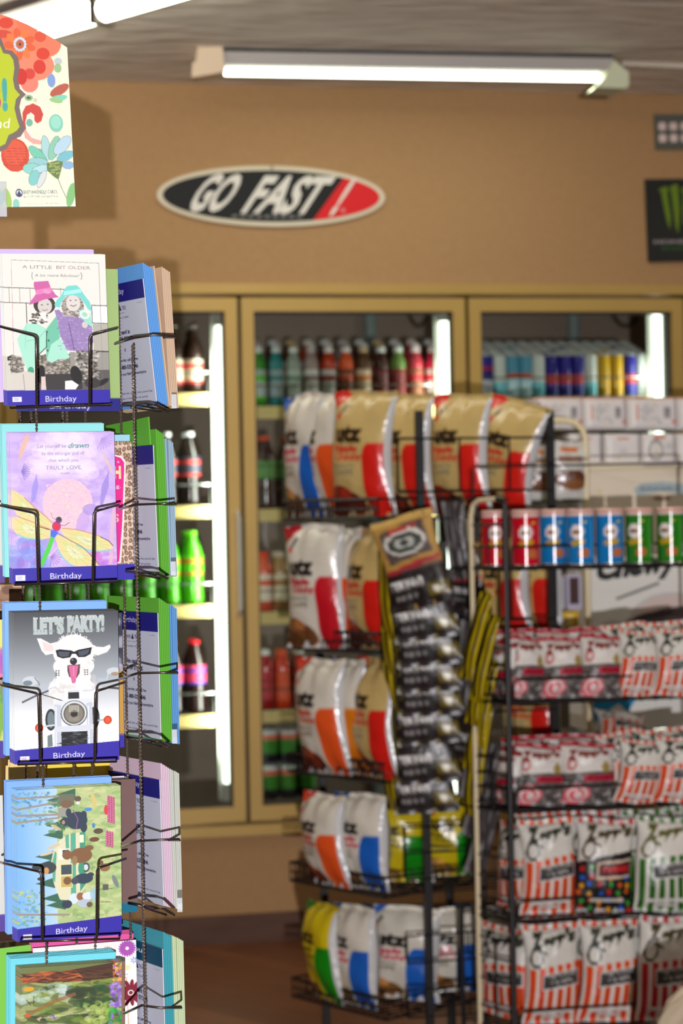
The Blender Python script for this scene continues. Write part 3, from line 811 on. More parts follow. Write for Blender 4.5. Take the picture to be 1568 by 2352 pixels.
    P([(480, 590), (520, 585), (560, 640), (700, 655), (800, 690), (810, 860), (770, 935), (650, 935), (575, 930), (520, 800), (505, 690)], (150, 128, 178)); a.speck(500, 620, 800, 930, [(180, 160, 205), (120, 98, 150), (200, 185, 220)], 170, 10, 5, .5, 4); a.line([(600, 700), (640, 930)], 8, (110, 86, 140))
    P([(690, 590), (740, 585), (790, 620), (810, 740), (780, 720), (700, 650)], (150, 215, 195)); a.ell(742, 628, 45, 36, (215, 232, 222), 1, .4).ell(742, 628, 26, 20, (170, 205, 188), 1, .4).ell(740, 715, 26, 28, (205, 198, 192))
    P([(95, 960), (180, 985), (200, 1110), (90, 1120), (80, 1040)], (130, 124, 116)); a.speck(80, 970, 200, 1110, [(190, 184, 170), (80, 76, 72)], 50, 16, 8, .7, 6)
    P([(95, 1110), (150, 1120), (205, 1100), (290, 1120), (290, 1262), (95, 1262)], (206, 200, 190)); a.line([(190, 1130), (200, 1262)], 6, (150, 145, 138))
    P([(380, 1130), (600, 1130), (700, 1200), (700, 1262), (385, 1262)], (58, 56, 56)); a.ell(345, 1130, 34, 78, (34, 32, 34), 1, .1).ell(650, 1140, 48, 80, (36, 34, 36), 1, -.3).ell(880, 1205, 60, 22, (40, 38, 40), 1, -.5).ell(790, 1210, 70, 45, (60, 56, 54))
    P([(550, 1190), (610, 1185), (668, 1225), (640, 1262), (548, 1262)], (238, 228, 226)); P([(345, 1150), (380, 1150), (385, 1262), (340, 1262)], (216, 196, 190))
    return strip(a, [(40, 1262), (942, 1270), (942, 1392), (40, 1392)], 375, 645, 1362, 48, 0, (92, 1318, 78, 42))
def art_dragonfly():
    a = Art((90, 190, 990, 1460), W1, H1, (196, 172, 226)); P = a.poly
    a.speck(90, 190, 990, 1340, [(180, 150, 220), (214, 196, 238), (168, 140, 214), (222, 205, 240)], 260, 90, 46, .25, 2)
    a.speck(300, 210, 800, 560, [(228, 214, 244), (240, 230, 248)], 60, 120, 60, .25, 12)
    a.speck(100, 1080, 400, 1330, [(120, 140, 225), (150, 110, 200), (110, 160, 220)], 40, 50, 60, .35, 3); a.speck(780, 1200, 980, 1330, [(215, 110, 190), (180, 100, 210)], 16, 40, 36, .35, 4)
    for pts, c in (([(255, 195), (262, 240), (190, 400), (165, 440), (175, 340), (215, 230)], (222, 180, 150)), ([(315, 540), (330, 640), (300, 760), (262, 790), (275, 650)], (150, 140, 220)), ([(935, 520), (930, 660), (870, 830), (850, 800), (870, 650)], (150, 130, 210)),
                   ([(880, 350), (900, 420), (965, 560), (960, 500)], (222, 190, 160)), ([(960, 840), (985, 840), (945, 1320), (915, 1320), (935, 1000)], (216, 178, 190))): P(pts, c, .8)
    for k in range(9):
        t = -1.2 + k * .3; a.line([(880, 250), (880 + 90 * math.cos(t + .8), 250 + 90 * math.sin(t + .8))], 10, (168, 145, 212), .7)
        a.line([(190, 520), (190 + 70 * math.cos(t), 520 + 70 * math.sin(t))], 9, (132, 110, 190), .7); a.line([(420, 1240), (420 + 90 * math.cos(t + .4), 1240 + 80 * math.sin(t + .4))], 8, (150, 110, 195), .7)
    a.ell(575, 800, 216, 216, (226, 192, 206)); a.speck(400, 620, 760, 980, [(238, 210, 196), (214, 176, 208), (232, 204, 214)], 230, 12, 8, .6, 5); a.ell(576, 820, 14, 14, (240, 210, 170))
    a.ell(700, 960, 52, 110, (190, 160, 220), .8, .3).ell(770, 850, 70, 50, (160, 140, 214), .7)
    YE, GR = (216, 204, 128), (150, 205, 190)
    def wing(pts, cen):
        P(pts, (222, 208, 160)); c = np.array(cen)
        for f, cl in ((.86, (226, 208, 140)), (.66, (206, 214, 146)), (.42, (224, 226, 190))): P([tuple(c + (np.array(q) - c) * f) for q in pts], cl, .8)
        for q in pts[::1]: a.line([cen, q], 3, (170, 160, 110), .5)
    wing([(100, 665), (150, 690), (210, 735), (290, 820), (380, 895), (445, 960), (432, 1010), (330, 985), (230, 920), (150, 890), (95, 810)], (260, 850))
    wing([(100, 895), (200, 905), (300, 960), (430, 1012), (425, 1080), (340, 1095), (220, 1080), (140, 1045), (100, 1000)], (260, 1010))
    wing([(500, 1010), (560, 1000), (640, 1018), (740, 1045), (850, 1080), (925, 1125), (962, 1168), (935, 1195), (840, 1207), (740, 1190), (640, 1140), (545, 1075)], (740, 1120))
    wing([(458, 1065), (500, 1060), (590, 1105), (690, 1170), (770, 1250), (835, 1325), (740, 1332), (640, 1330), (560, 1290), (490, 1190)], (620, 1210))
    for pts in (([(640, 1150), (740, 1195), (840, 1207), (935, 1195)]), ([(480, 1180), (520, 1250), (600, 1330)]), ([(140, 1045), (220, 1080), (340, 1095)])): a.line(pts, 14, (120, 205, 200), .7)
    for pts in (([(205, 735), (290, 820), (380, 895), (440, 955)]), ([(520, 1003), (640, 1016), (740, 1043), (850, 1080)]), ([(150, 895), (300, 955), (420, 1010)])): a.line(pts, 8, (196, 134, 90), .8)
    a.line([(850, 1085), (920, 1120), (955, 1162)], 6, (60, 60, 70)); a.line([(485, 1045), (560, 1090), (690, 1165), (770, 1245), (832, 1322)], 6, (110, 110, 90)); a.line([(330, 985), (415, 1012)], 6, (60, 50, 50))
    P([(425, 1062), (462, 1065), (420, 1180), (350, 1320), (333, 1322), (335, 1275), (400, 1130)], (80, 205, 70)); P([(425, 1010), (490, 1035), (455, 1082), (420, 1068)], (70, 110, 220)); a.ell(474, 985, 38, 42, (170, 60, 140)).ell(472, 988, 24, 27, (225, 40, 60)).ell(495, 932, 27, 27, (110, 60, 110)).ell(498, 922, 17, 16, (50, 70, 60))
    a.line([(505, 975), (545, 980), (585, 955)], 4, (70, 60, 90)).line([(430, 870), (440, 910), (465, 925)], 3, (100, 90, 120))
    k = (140, 130, 165)
    a.text('Let yourself be', 330, 572, 322, 30, k).text('drawn', 585, 762, 324, 42, (100, 150, 150), shear=.35, bold=.02).text('by the stronger pull of', 364, 726, 382, 28, k).text('that which you', 422, 672, 441, 28, k).text('TRULY LOVE.', 394, 706, 505, 32, (130, 130, 165)).text('-RUMI-', 512, 600, 545, 14, k)
    return strip(a, [(90, 1332), (990, 1328), (990, 1460), (90, 1460)], 412, 680, 1428, 48, 0, (118, 1388, 82, 46))
def art_dog():
    a = Art((85, 195, 990, 1470), W1, H1, (235, 236, 238)); P = a.poly
    a.grad(85, 195, 990, 780, (70, 74, 78), (170, 178, 184)); a.grad(85, 780, 990, 1100, (170, 178, 184), (236, 238, 240))
    a.text("LET'S", 256, 520, 372, 118, (178, 190, 188), bold=.085).text('PARTY!', 546, 868, 360, 118, (178, 190, 188), bold=.085)
    for i, x in enumerate(np.linspace(262, 860, 22)): a.line([(x, 240 + (i % 2) * 4), (x, 252)], 8, (206, 214, 212)); a.line([(x, 350), (x, 366)], 8, (140, 152, 150))
    F = (232, 230, 226); Sx = (206, 204, 200)
    P([(430, 760), (700, 750), (790, 830), (780, 980), (430, 980), (370, 850)], F); a.speck(390, 760, 790, 960, [(240, 240, 238), Sx], 80, 26, 34, .4, 3)
    P([(286, 416), (320, 418), (400, 462), (470, 448), (450, 500), (440, 545), (360, 560), (325, 520)], F); P([(330, 440), (420, 480), (440, 530), (350, 525)], (222, 200, 198), .8)
    P([(745, 470), (800, 500), (860, 505), (915, 484), (920, 510), (890, 548), (810, 575), (750, 560)], F)
    a.ell(600, 540, 178, 140, F).ell(600, 470, 122, 78, (238, 236, 230)).ell(600, 660, 178, 100, F).ell(600, 750, 150, 70, F)
    rg = random.Random(4)
    for k in range(150):
        t = rg.uniform(0, 2 * PI); r = rg.uniform(.9, 1.09); x = 600 + 175 * r * math.cos(t); y = 555 + 168 * r * math.sin(t); a.line([(600 + 150 * math.cos(t), 555 + 140 * math.sin(t)), (x, y)], 6, rg.choice([F, (240, 240, 236), (220, 218, 214)]))
    a.speck(470, 410, 740, 500, [(246, 244, 240), (225, 222, 214)], 60, 8, 20, .5, 7); a.speck(440, 590, 770, 700, [(244, 242, 238), (214, 212, 208)], 60, 16, 10, .4, 8)
    P([(445, 522), (480, 514), (580, 526), (602, 538), (640, 522), (758, 503), (745, 560), (700, 584), (640, 584), (618, 556), (585, 556), (570, 584), (505, 592), (460, 574)], (26, 28, 34)); P([(465, 532), (565, 538), (555, 575), (500, 580), (472, 566)], (74, 82, 92)); P([(640, 536), (738, 518), (724, 556), (680, 574), (645, 572)], (74, 82, 92))
    a.ell(598, 618, 31, 30, (40, 40, 44)).ell(590, 606, 8, 5, (150, 150, 155)); P([(545, 650), (655, 645), (650, 720), (625, 760), (560, 750), (545, 700)], (92, 70, 74)); P([(556, 655), (640, 652), (628, 720), (614, 800), (586, 806), (568, 738)], (208, 104, 150)); a.line([(598, 660), (598, 740)], 8, (226, 140, 180))
    for x0 in (442, 690):
        for i in range(2):
            for j in range(3): a.rect(x0 + i * 22, 690 + j * 18, x0 + i * 22 + 12, 700 + j * 18, (40, 40, 44))
    C1, C2 = (196, 202, 208), (120, 128, 136)
    a.ell(228, 775, 68, 42, C1).ell(205, 790, 40, 22, (110, 130, 140)).ell(945, 712, 62, 32, C1).ell(955, 735, 36, 16, (160, 140, 120)); a.line([(265, 745), (305, 800), (300, 840)], 9, C2).line([(895, 730), (885, 790)], 9, C1); a.rect(800, 768, 885, 820, (176, 186, 196)).rect(300, 815, 380, 850, (176, 186, 196))
    a.line([(160, 950), (260, 905), (380, 860)], 16, (90, 94, 100)).line([(380, 850), (440, 830), (480, 875), (760, 868), (800, 815), (850, 860), (990, 855)], 12, C1).line([(300, 880), (520, 955)], 8, (60, 64, 70)); a.line([(900, 850), (990, 860)], 18, (70, 74, 80))
    a.ell(400, 1105, 48, 92, (44, 54, 60)).ell(775, 1100, 45, 92, (44, 54, 60)).ell(400, 1105, 30, 70, (110, 124, 130)).ell(785, 1100, 22, 60, (100, 112, 118))
    P([(515, 845), (545, 845), (550, 955), (520, 955)], (226, 230, 234)); P([(645, 838), (675, 838), (680, 950), (650, 950)], (226, 230, 234)); a.rect(550, 880, 645, 935, (40, 42, 48)).rect(545, 850, 650, 868, (220, 224, 228))
    P([(435, 950), (755, 935), (758, 980), (438, 995)], (214, 220, 228)); P([(432, 975), (490, 985), (495, 1335), (430, 1335)], (190, 198, 210)); P([(705, 975), (755, 965), (768, 1325), (712, 1325)], (190, 198, 210)); a.line([(445, 1000), (445, 1330)], 10, (232, 236, 242)).line([(722, 1000), (728, 1320)], 10, (232, 236, 242))
    a.ell(600, 1058, 116, 110, (78, 82, 84)).ell(600, 1056, 108, 102, (206, 212, 214)).ell(600, 1060, 92, 88, (92, 90, 82)).ell(600, 1062, 80, 76, (128, 124, 112)).ell(600, 1062, 30, 32, (44, 42, 40))
    for k in range(7): a.line([(560 + k * 13, 990), (560 + k * 13, 1048)], 5, (216, 214, 200), .8); a.line([(560 + k * 13, 1085), (560 + k * 13, 1120)], 4, (176, 168, 150), .7)
    P([(430, 1165), (780, 1155), (782, 1200), (432, 1212)], (206, 212, 220)); a.rect(490, 1212, 712, 1335, (30, 32, 36)); a.speck(495, 1215, 705, 1330, [(70, 74, 80), (20, 20, 22), (110, 114, 120)], 30, 40, 7, .7, 5)
    a.line([(340, 1160), (440, 1150)], 14, (200, 206, 212)).line([(770, 1128), (860, 1122)], 14, (170, 176, 182)).ell(300, 1170, 36, 38, (190, 58, 30)).ell(300, 1170, 24, 26, (226, 92, 48)).ell(890, 1125, 36, 36, (190, 58, 30)).ell(890, 1125, 24, 24, (226, 92, 48)); P([(370, 1240), (410, 1225), (415, 1330), (370, 1335)], (110, 124, 124))
    return strip(a, [(85, 1352), (990, 1305), (990, 1470), (85, 1470)], 420, 690, 1432, 46, -.03, (136, 1405, 80, 40))
def art_camper():
    a = Art((110, 245, 1015, 1535), W1, H1, (170, 190, 130)); P = a.poly
    a.grad(110, 245, 460, 1535, (120, 176, 232), (176, 210, 236), vert=False); a.speck(460, 245, 1015, 1400, [(150, 180, 110), (190, 206, 140), (200, 200, 150), (120, 160, 96), (214, 214, 160)], 380, 44, 20, .45, 2)
    a.speck(110, 270, 400, 560, [(90, 150, 190), (70, 130, 150), (150, 190, 130)], 130, 14, 10, .6, 3); a.speck(110, 1100, 360, 1400, [(90, 150, 180), (110, 160, 110), (200, 200, 90)], 110, 16, 10, .6, 4)
    for y, x in ((300, 560), (345, 480), (560, 470), (640, 450), (820, 380), (900, 350), (1050, 380), (1180, 430), (1240, 470)): P([(x - 110, y), (x + 60, y - 46), (x + 60, y + 46)], (58, 104, 84))
    a.speck(380, 280, 560, 620, [(60, 110, 90), (100, 140, 90), (150, 160, 100)], 60, 24, 14, .6, 5)
    for p, q in (((112, 318), (500, 314)), ((112, 412), (460, 368)), ((112, 464), (500, 472)), ((112, 524), (480, 498)), ((120, 1302), (560, 1330))): a.line([p, q], 16, (150, 140, 130))
    a.rect(480, 300, 610, 400, (110, 110, 92)).rect(470, 415, 560, 490, (150, 150, 140)); P([(750, 300), (770, 290), (805, 370), (790, 440), (765, 400)], (206, 190, 120))
    P([(400, 900), (430, 770), (480, 690), (560, 640), (700, 628), (702, 1090), (640, 1190), (560, 1212), (480, 1195), (430, 1060)], (216, 214, 180)); P([(575, 640), (620, 634), (620, 1190), (575, 1205)], (90, 168, 140)); P([(415, 880), (440, 780), (455, 800), (440, 1050), (420, 1020)], (90, 168, 140)); P([(655, 634), (702, 628), (702, 1080), (655, 1140)], (70, 150, 120)); P([(530, 655), (560, 642), (562, 760), (535, 770)], (90, 168, 140))
    a.rect(466, 765, 562, 856, (232, 228, 210)).rect(505, 775, 560, 830, (60, 74, 110)).rect(484, 893, 590, 1100, (226, 216, 160)).rect(492, 903, 582, 985, (64, 78, 88)).rect(492, 1000, 582, 1092, (190, 170, 100)).rect(655, 655, 690, 720, (236, 230, 200)); a.ell(705, 935, 34, 42, (70, 80, 90)).ell(705, 935, 20, 26, (210, 214, 220)).ell(665, 940, 26, 60, (66, 150, 118))
    DK = (52, 66, 82); BRc = (128, 92, 62)
    a.ell(630, 530, 92, 76, DK).ell(530, 535, 42, 38, DK).ell(515, 540, 14, 18, (176, 140, 110)).ell(560, 460, 24, 38, DK).ell(690, 590, 30, 44, DK).ell(690, 490, 28, 40, DK); a.line([(600, 440), (640, 520), (625, 600)], 9, (140, 90, 130))
    a.ell(665, 830, 96, 66, BRc).ell(545, 820, 42, 40, BRc).ell(735, 770, 40, 24, BRc).ell(610, 870, 24, 40, (150, 120, 84)).ell(545, 385, 52, 34, (120, 96, 74)).ell(640, 345, 30, 24, (96, 86, 70)).ell(640, 380, 18, 14, (220, 220, 216))
    a.ell(685, 1030, 82, 44, DK).ell(610, 1045, 32, 30, (70, 76, 86)).ell(745, 1000, 30, 20, DK).ell(380, 920, 72, 52, (60, 66, 68)).ell(280, 910, 36, 30, (56, 60, 62)).ell(365, 945, 24, 30, (200, 150, 90)).ell(320, 1010, 32, 16, (70, 60, 56)).ell(545, 1040, 34, 34, (120, 90, 60))
    a.ell(870, 945, 46, 34, (140, 100, 70)).ell(840, 905, 18, 22, (120, 84, 60)).ell(815, 630, 42, 24, (90, 78, 62)).ell(780, 700, 44, 20, (110, 74, 54)); a.ell(600, 1195, 38, 46, (206, 222, 240)).ell(655, 1180, 32, 34, (150, 100, 66)).ell(720, 1180, 48, 34, (214, 222, 228)).ell(690, 1240, 60, 34, (176, 190, 206)).ell(735, 1255, 26, 24, (110, 90, 70)).ell(540, 1240, 44, 36, (52, 62, 78)).ell(780, 1170, 40, 60, (150, 190, 214), .8); a.line([(800, 1130), (935, 1130)], 5, (110, 100, 90)).line([(830, 1240), (920, 1245)], 5, (110, 100, 90)).rect(850, 1090, 900, 1140, (96, 90, 84))
    a.ell(450, 580, 50, 14, (196, 180, 140), 1, .5).ell(430, 740, 60, 14, (206, 190, 160), 1, -.3).ell(370, 800, 60, 12, (206, 190, 160), 1, -.2).ell(730, 440, 34, 16, (80, 140, 200)).ell(775, 580, 14, 22, (80, 130, 190)).ell(960, 1070, 20, 60, (120, 130, 130), 1, -.4)
    for x0, y0, y1 in ((905, 340, 560), (890, 640, 770)):
        for i in range(3):
            for y in np.arange(y0, y1, 19): a.ell(x0 + i * 22, y + i * 7, 12, 11, (176, 66, 116)).ell(x0 + i * 22 - 3, y + i * 7 - 3, 5, 5, (226, 150, 190))
    a.ell(884, 452, 18, 44, (206, 70, 80))
    return strip(a, [(110, 1425), (1015, 1367), (1015, 1535), (110, 1535)], 445, 715, 1490, 46, -.05, (165, 1475, 74, 42))
def art_forest():
    a = Art((135, 600, 1030, 1876), W1, H1, (110, 120, 70)); P = a.poly
    a.speck(135, 740, 1030, 1876, [(60, 84, 40), (150, 170, 70), (200, 206, 140), (90, 110, 60), (40, 56, 36), (120, 150, 60)], 420, 90, 22, .45, 2)
    a.speck(140, 760, 560, 900, [(196, 216, 214), (170, 196, 190)], 40, 50, 24, .4, 3); a.speck(560, 800, 900, 960, [(50, 60, 42), (40, 80, 46)], 40, 60, 30, .5, 4); a.speck(680, 930, 920, 1110, [(190, 204, 130), (150, 180, 80)], 60, 26, 18, .5, 5)
    P([(160, 655), (500, 650), (960, 600), (975, 730), (700, 745), (420, 735), (160, 728)], (112, 62, 40)); a.speck(170, 650, 950, 735, [(186, 92, 48), (80, 44, 32), (206, 116, 66), (54, 34, 28)], 150, 70, 6, .6, 6); P([(600, 640), (960, 600), (975, 730), (700, 745)], (60, 46, 38), .7)
    a.line([(180, 1010), (420, 900), (600, 850)], 30, (150, 100, 60), .7).ell(212, 782, 46, 20, (216, 160, 40)).ell(206, 1005, 22, 14, (214, 90, 40)); P([(380, 1020), (425, 1010), (440, 1060), (415, 1035)], (130, 90, 170)); P([(275, 1035), (320, 1020), (300, 1060)], (200, 160, 130)); a.line([(255, 840), (250, 920)], 5, (50, 70, 50)).line([(190, 870), (230, 920)], 5, (50, 70, 50)).line([(300, 1035), (700, 1010)], 3, (210, 210, 200))
    a.speck(925, 590, 1010, 780, [(220, 150, 60), (200, 70, 60), (150, 110, 190), (226, 190, 120)], 60, 14, 12, .8, 7); a.speck(910, 780, 1015, 980, [(150, 110, 200), (180, 150, 220), (120, 80, 170)], 60, 20, 16, .8, 8); a.speck(900, 970, 1020, 1500, [(40, 140, 60), (150, 110, 200), (60, 170, 80)], 60, 20, 24, .7, 9); a.rect(1000, 600, 1030, 1760, (130, 100, 84))
    return strip(a, [(135, 1756), (1030, 1740), (1030, 1876), (135, 1876)], 470, 740, 1838, 46, 0, (180, 1800, 74, 42))

def art_plain(c, c2=None, seed=1, w=24, h=34):
    a = Art((0, 0, 100, 140), w, h, c)
    if c2 is not None: a.grad(0, 0, 100, 140, c, c2)
    return a
def art_leopard():
    a = Art((260, 320, 1130, 1425), 238, 303, (206, 182, 160)); rg = random.Random(3)
    for i in range(13):
        for j in range(22):
            x = 700 + i * 36 + rg.uniform(-8, 8); y = 335 + j * 46 + rg.uniform(-10, 10)
            a.ell(x, y, 15, 21, (112, 84, 66), 1, rg.uniform(-.5, .8)).ell(x + rg.uniform(-3, 3), y + rg.uniform(-3, 3), 8, 12, (166, 134, 110))
    a.poly([(300, 430), (980, 425), (1040, 440), (1072, 480), (1070, 560), (1045, 1000), (1015, 1290), (300, 1290)], (236, 220, 214)).poly([(300, 442), (980, 437), (1030, 452), (1058, 490), (1056, 560), (1030, 1000), (1000, 1280), (300, 1280)], (214, 30, 130))
    a.text('H', 968, 1030, 612, 92, (232, 214, 150), bold=.05).text('a', 998, 1018, 492, 22, (240, 220, 225)).text('g.', 985, 1026, 690, 28, (240, 220, 225)).text('S', 965, 1005, 960, 60, (236, 180, 150), bold=.03)
    return a.rect(260, 1300, 1130, 1425, BLUE)
def art_flowers():
    a = Art((445, 455, 1165, 1475), 197, 280, (232, 228, 224))
    def fl(x, y, r, n, c, c2):
        for k in range(n):
            t = 2 * PI * k / n; a.ell(x + r * .6 * math.cos(t), y + r * .6 * math.sin(t), r * .4, r * .14, c, 1, t)
        a.ell(x, y, r * .14, r * .14, c2)
    fl(1100, 515, 62, 20, (166, 80, 170), (236, 232, 228)); fl(960, 530, 44, 16, (222, 140, 90), (236, 232, 228)); fl(1148, 606, 28, 7, (120, 150, 206), (236, 232, 228)); fl(1100, 658, 26, 8, (216, 214, 130), (200, 200, 100))
    a.line([(1000, 738), (1092, 730), (1108, 1400)], 5, (214, 150, 110)); fl(1120, 848, 100, 13, (124, 24, 44), (124, 24, 44)); a.text('S', 1040, 1070, 640, 46, (100, 96, 96)).text('S...', 1040, 1098, 712, 46, (100, 96, 96))
    return a
def art_sepia():
    a = Art((0, 0, 100, 140), 60, 84, (205, 206, 200)); a.ell(50, 70, 38, 55, (176, 170, 160)).ell(50, 70, 33, 50, (214, 216, 210)).ell(50, 75, 18, 34, (236, 236, 236)).ell(50, 45, 10, 12, (196, 166, 150))
    return a.rect(0, 122, 100, 140, (84, 60, 150)).text('Birthday', 30, 74, 134, 6, (220, 216, 236))
def art_puppy():
    a = Art((0, 0, 100, 140), 60, 84, (150, 112, 84)); a.speck(0, 0, 100, 90, [(196, 166, 130), (90, 60, 44), (220, 200, 176), (120, 84, 60)], 160, 9, 5, .6, 2); a.ell(45, 45, 26, 24, (214, 190, 160), .8)
    for k in range(18): a.line([(0, 40 + k * 6), (40, 38 + k * 6)], 2, (80, 40, 34))
    return a
def art_yellow():
    a = Art((0, 0, 100, 140), 60, 84, (214, 214, 110)); a.speck(40, 30, 100, 70, [(206, 60, 130), (170, 90, 180), (230, 120, 160)], 50, 8, 8, .8, 2); a.speck(40, 70, 100, 120, [(120, 170, 60), (90, 150, 70)], 40, 3, 14, .8, 3)
    return a.rect(0, 122, 100, 140, (70, 50, 150)).text('Birthday', 30, 74, 134, 6, (220, 216, 236))
def art_tree():
    a = Art((0, 0, 100, 140), 60, 84, (196, 192, 186)); a.speck(0, 0, 100, 120, [(120, 112, 104), (220, 216, 210), (90, 84, 78)], 120, 3, 22, .6, 2)
    return a
def art_reorder(row, word='Birthday', band=NAVY):
    a = Art((0, 0, 460, 1060), 150, 300, (192, 196, 212)); k = (48, 46, 78)
    a.rect(0, 0, 460, 160, band).text(word, 155, 283, 92, 46, (206, 208, 226), bold=.01)
    a.text('LEANN', 165, 218, 232, 34, k).poly([(222, 235), (234, 185), (246, 235)], k).text('TREE', 250, 285, 232, 34, k).text('Greetings & Stationery', 160, 275, 260, 8, (90, 90, 120)).text('Box 16501, Boulder, CO 80301', 130, 300, 304, 14, k)
    a.text('This card is', 162, 296, 440, 34, k, bold=.04).text('OUT OF STOCK', 140, 322, 498, 34, k, bold=.04).poly([(238, 560), (246, 577), (238, 594), (230, 577)], k).poly([(238, 568), (242, 577), (238, 586), (234, 577)], (192, 196, 212))
    a.text('To reorder, call toll free', 150, 342, 676, 24, k, bold=.02).text('1-800-525-0846', 176, 336, 742, 32, k, bold=.04).text('contact your field representative', 120, 400, 796, 24, k, bold=.02)
    a.text('For displays, fold this card on the scored line', 62, 436, 962, 18, k).text('away and place in bottom of rack pocket.', 90, 396, 1006, 18, k).text('1-0123026', 375, 432, 196, 9, (110, 110, 160))
    return a

# ------------------------------------------------------------------ the card rack
rack = thing('card_rack', 'tall dark wire spinner rack with twisted rods holding greeting cards', 'display rack', (at(-55, 1176, 2.84).x, at(-55, 1176, 2.84).y, 0))
ROOT = Vector(rack.location)
def rk(mb, name, mats='wire', smooth=True):
    o = mb.build(name, mats, rack, ROOT, smooth); o.location = (0, 0, 0); return o
mb = MB((96, 84, 76)); c_ = ROOT
mb.tube([(c_.x, c_.y, .02), (c_.x, c_.y, 2.02)], .014, 10); rk(mb, 'center_pole')
mb = MB((70, 62, 58)); 
for k in range(4):
    t = k * PI / 2 + .4
    mb.tube([(c_.x, c_.y, .05), (c_.x + .2 * math.cos(t), c_.y + .2 * math.sin(t), .03), (c_.x + .3 * math.cos(t), c_.y + .3 * math.sin(t), .008)], .009, 8)
rk(mb, 'rack_base')
def twisted(x, y, z0, z1, name='twisted_rod', r=.0019):
    n = int((z1 - z0) / .0009); V = []; F = []
    for i in range(n + 1):
        z = z0 + (z1 - z0) * i / n; a = i * .62
        for k in range(4):
            t = a + k * PI / 2; V.append((r * math.cos(t) * (1 if k % 2 == 0 else .62), r * math.sin(t) * (1 if k % 2 == 0 else .62), z - z0))
    for i in range(n):
        for k in range(4): F.append((i * 4 + k, i * 4 + (k + 1) % 4, (i + 1) * 4 + (k + 1) % 4, (i + 1) * 4 + k))
    me = raw_mesh(name, V, F, np.tile(lin((128, 114, 106)), (len(V), 1)), ['wire'])
    o = obj(name, me, rack, Vector((x, y, z0)) - ROOT); return o
ZF = 2.60
rods = [(45, 955, 2.78), (71, 955, 2.74), (83.5, 955, 2.66), (143, 955, 2.80), (153.5, 955, 2.70), (196, 955, 2.70), (277.5, 955, 2.722), (307, 955, 2.585)]
first = None
for i, (x, y, Z) in enumerate(rods):
    p = at(x, y, Z); top = at(x, 792 if x > 300 else 700, Z).z
    if first is None: first = twisted(p.x, p.y, .12, top); o = first
    else:
        o = first.copy(); col.objects.link(o); o.location = Vector((p.x, p.y, .12)) - ROOT; o.scale = (1, 1, (top - .12) / (at(45, 700, 2.78).z - .12))
    q = at(x + (2330 - 955) * .0125, 2330, Z)
def wp(pts, Z, r=.0016, name='pocket_wire', c=(70, 60, 56), mb=None):
    P3 = [at(p[0], p[1], p[2] if len(p) > 2 else Z) for p in pts]
    own = mb is None
    if own: mb = MB(c)
    mb.tube(P3, r, 6)
    if own: return rk(mb, name)
def sm(a, b, c, k=5):
    """round a corner b between a and c"""
    a, b, c = map(lambda v: np.array(v, float), (a, b, c)); out = []
    for i in range(k + 1):
        t = i / k; out.append(tuple((1 - t) ** 2 * (b + (a - b) * min(1, 9 / np.hypot(*(a - b)[:2]))) + 2 * t * (1 - t) * b + t * t * (b + (c - b) * min(1, 9 / np.hypot(*(c - b)[:2])))))
    return out
fh = [((-12, 748), (0, 750), (83, 772), (84, 931), (268, 754), (206, 770), (205.5, 931)),
      ((-10, 1159), (0, 1161), (83, 1179), (88, 1340), (273, 1159), (215.5, 1175), (213, 1340)),
      ((-5, 1571), (5, 1574), (88, 1593), (92.5, 1750), (286, 1567), (219, 1588), (217, 1746)),
      ((0, 1980), (10, 1983), (95, 2003), (97, 2160), (289, 1972), (223, 1994), (222, 2152)),
      ((4, 2392), (14, 2395), (99, 2415), (101, 2572), (293, 2384), (227, 2406), (226, 2564))]
rh = [((264, 790), (307, 776), (352, 769), (400, 772)), ((273, 1170), (311, 1159), (367, 1157), (402, 1156)), ((274, 1560), (317, 1546), (367, 1545), (406, 1543)), ((279, 1945), (321, 1931), (367, 1929), (411, 1927)), ((285, 2328), (326, 2309), (370, 2315), (415, 2312))]
fbase = [(20, 259, 934), (30, 271, 1340), (37, 272, 1753), (43, 279, 2160), (46, 283, 2570)]
rbase = [(281, 928, 360, 926, 398, 940), (290, 1309, 363, 1313, 396, 1324), (292, 1690, 369, 1699, 399, 1710), (296, 2071, 376, 2082, 411, 2097), (300, 2458, 381, 2470, 415, 2484)]
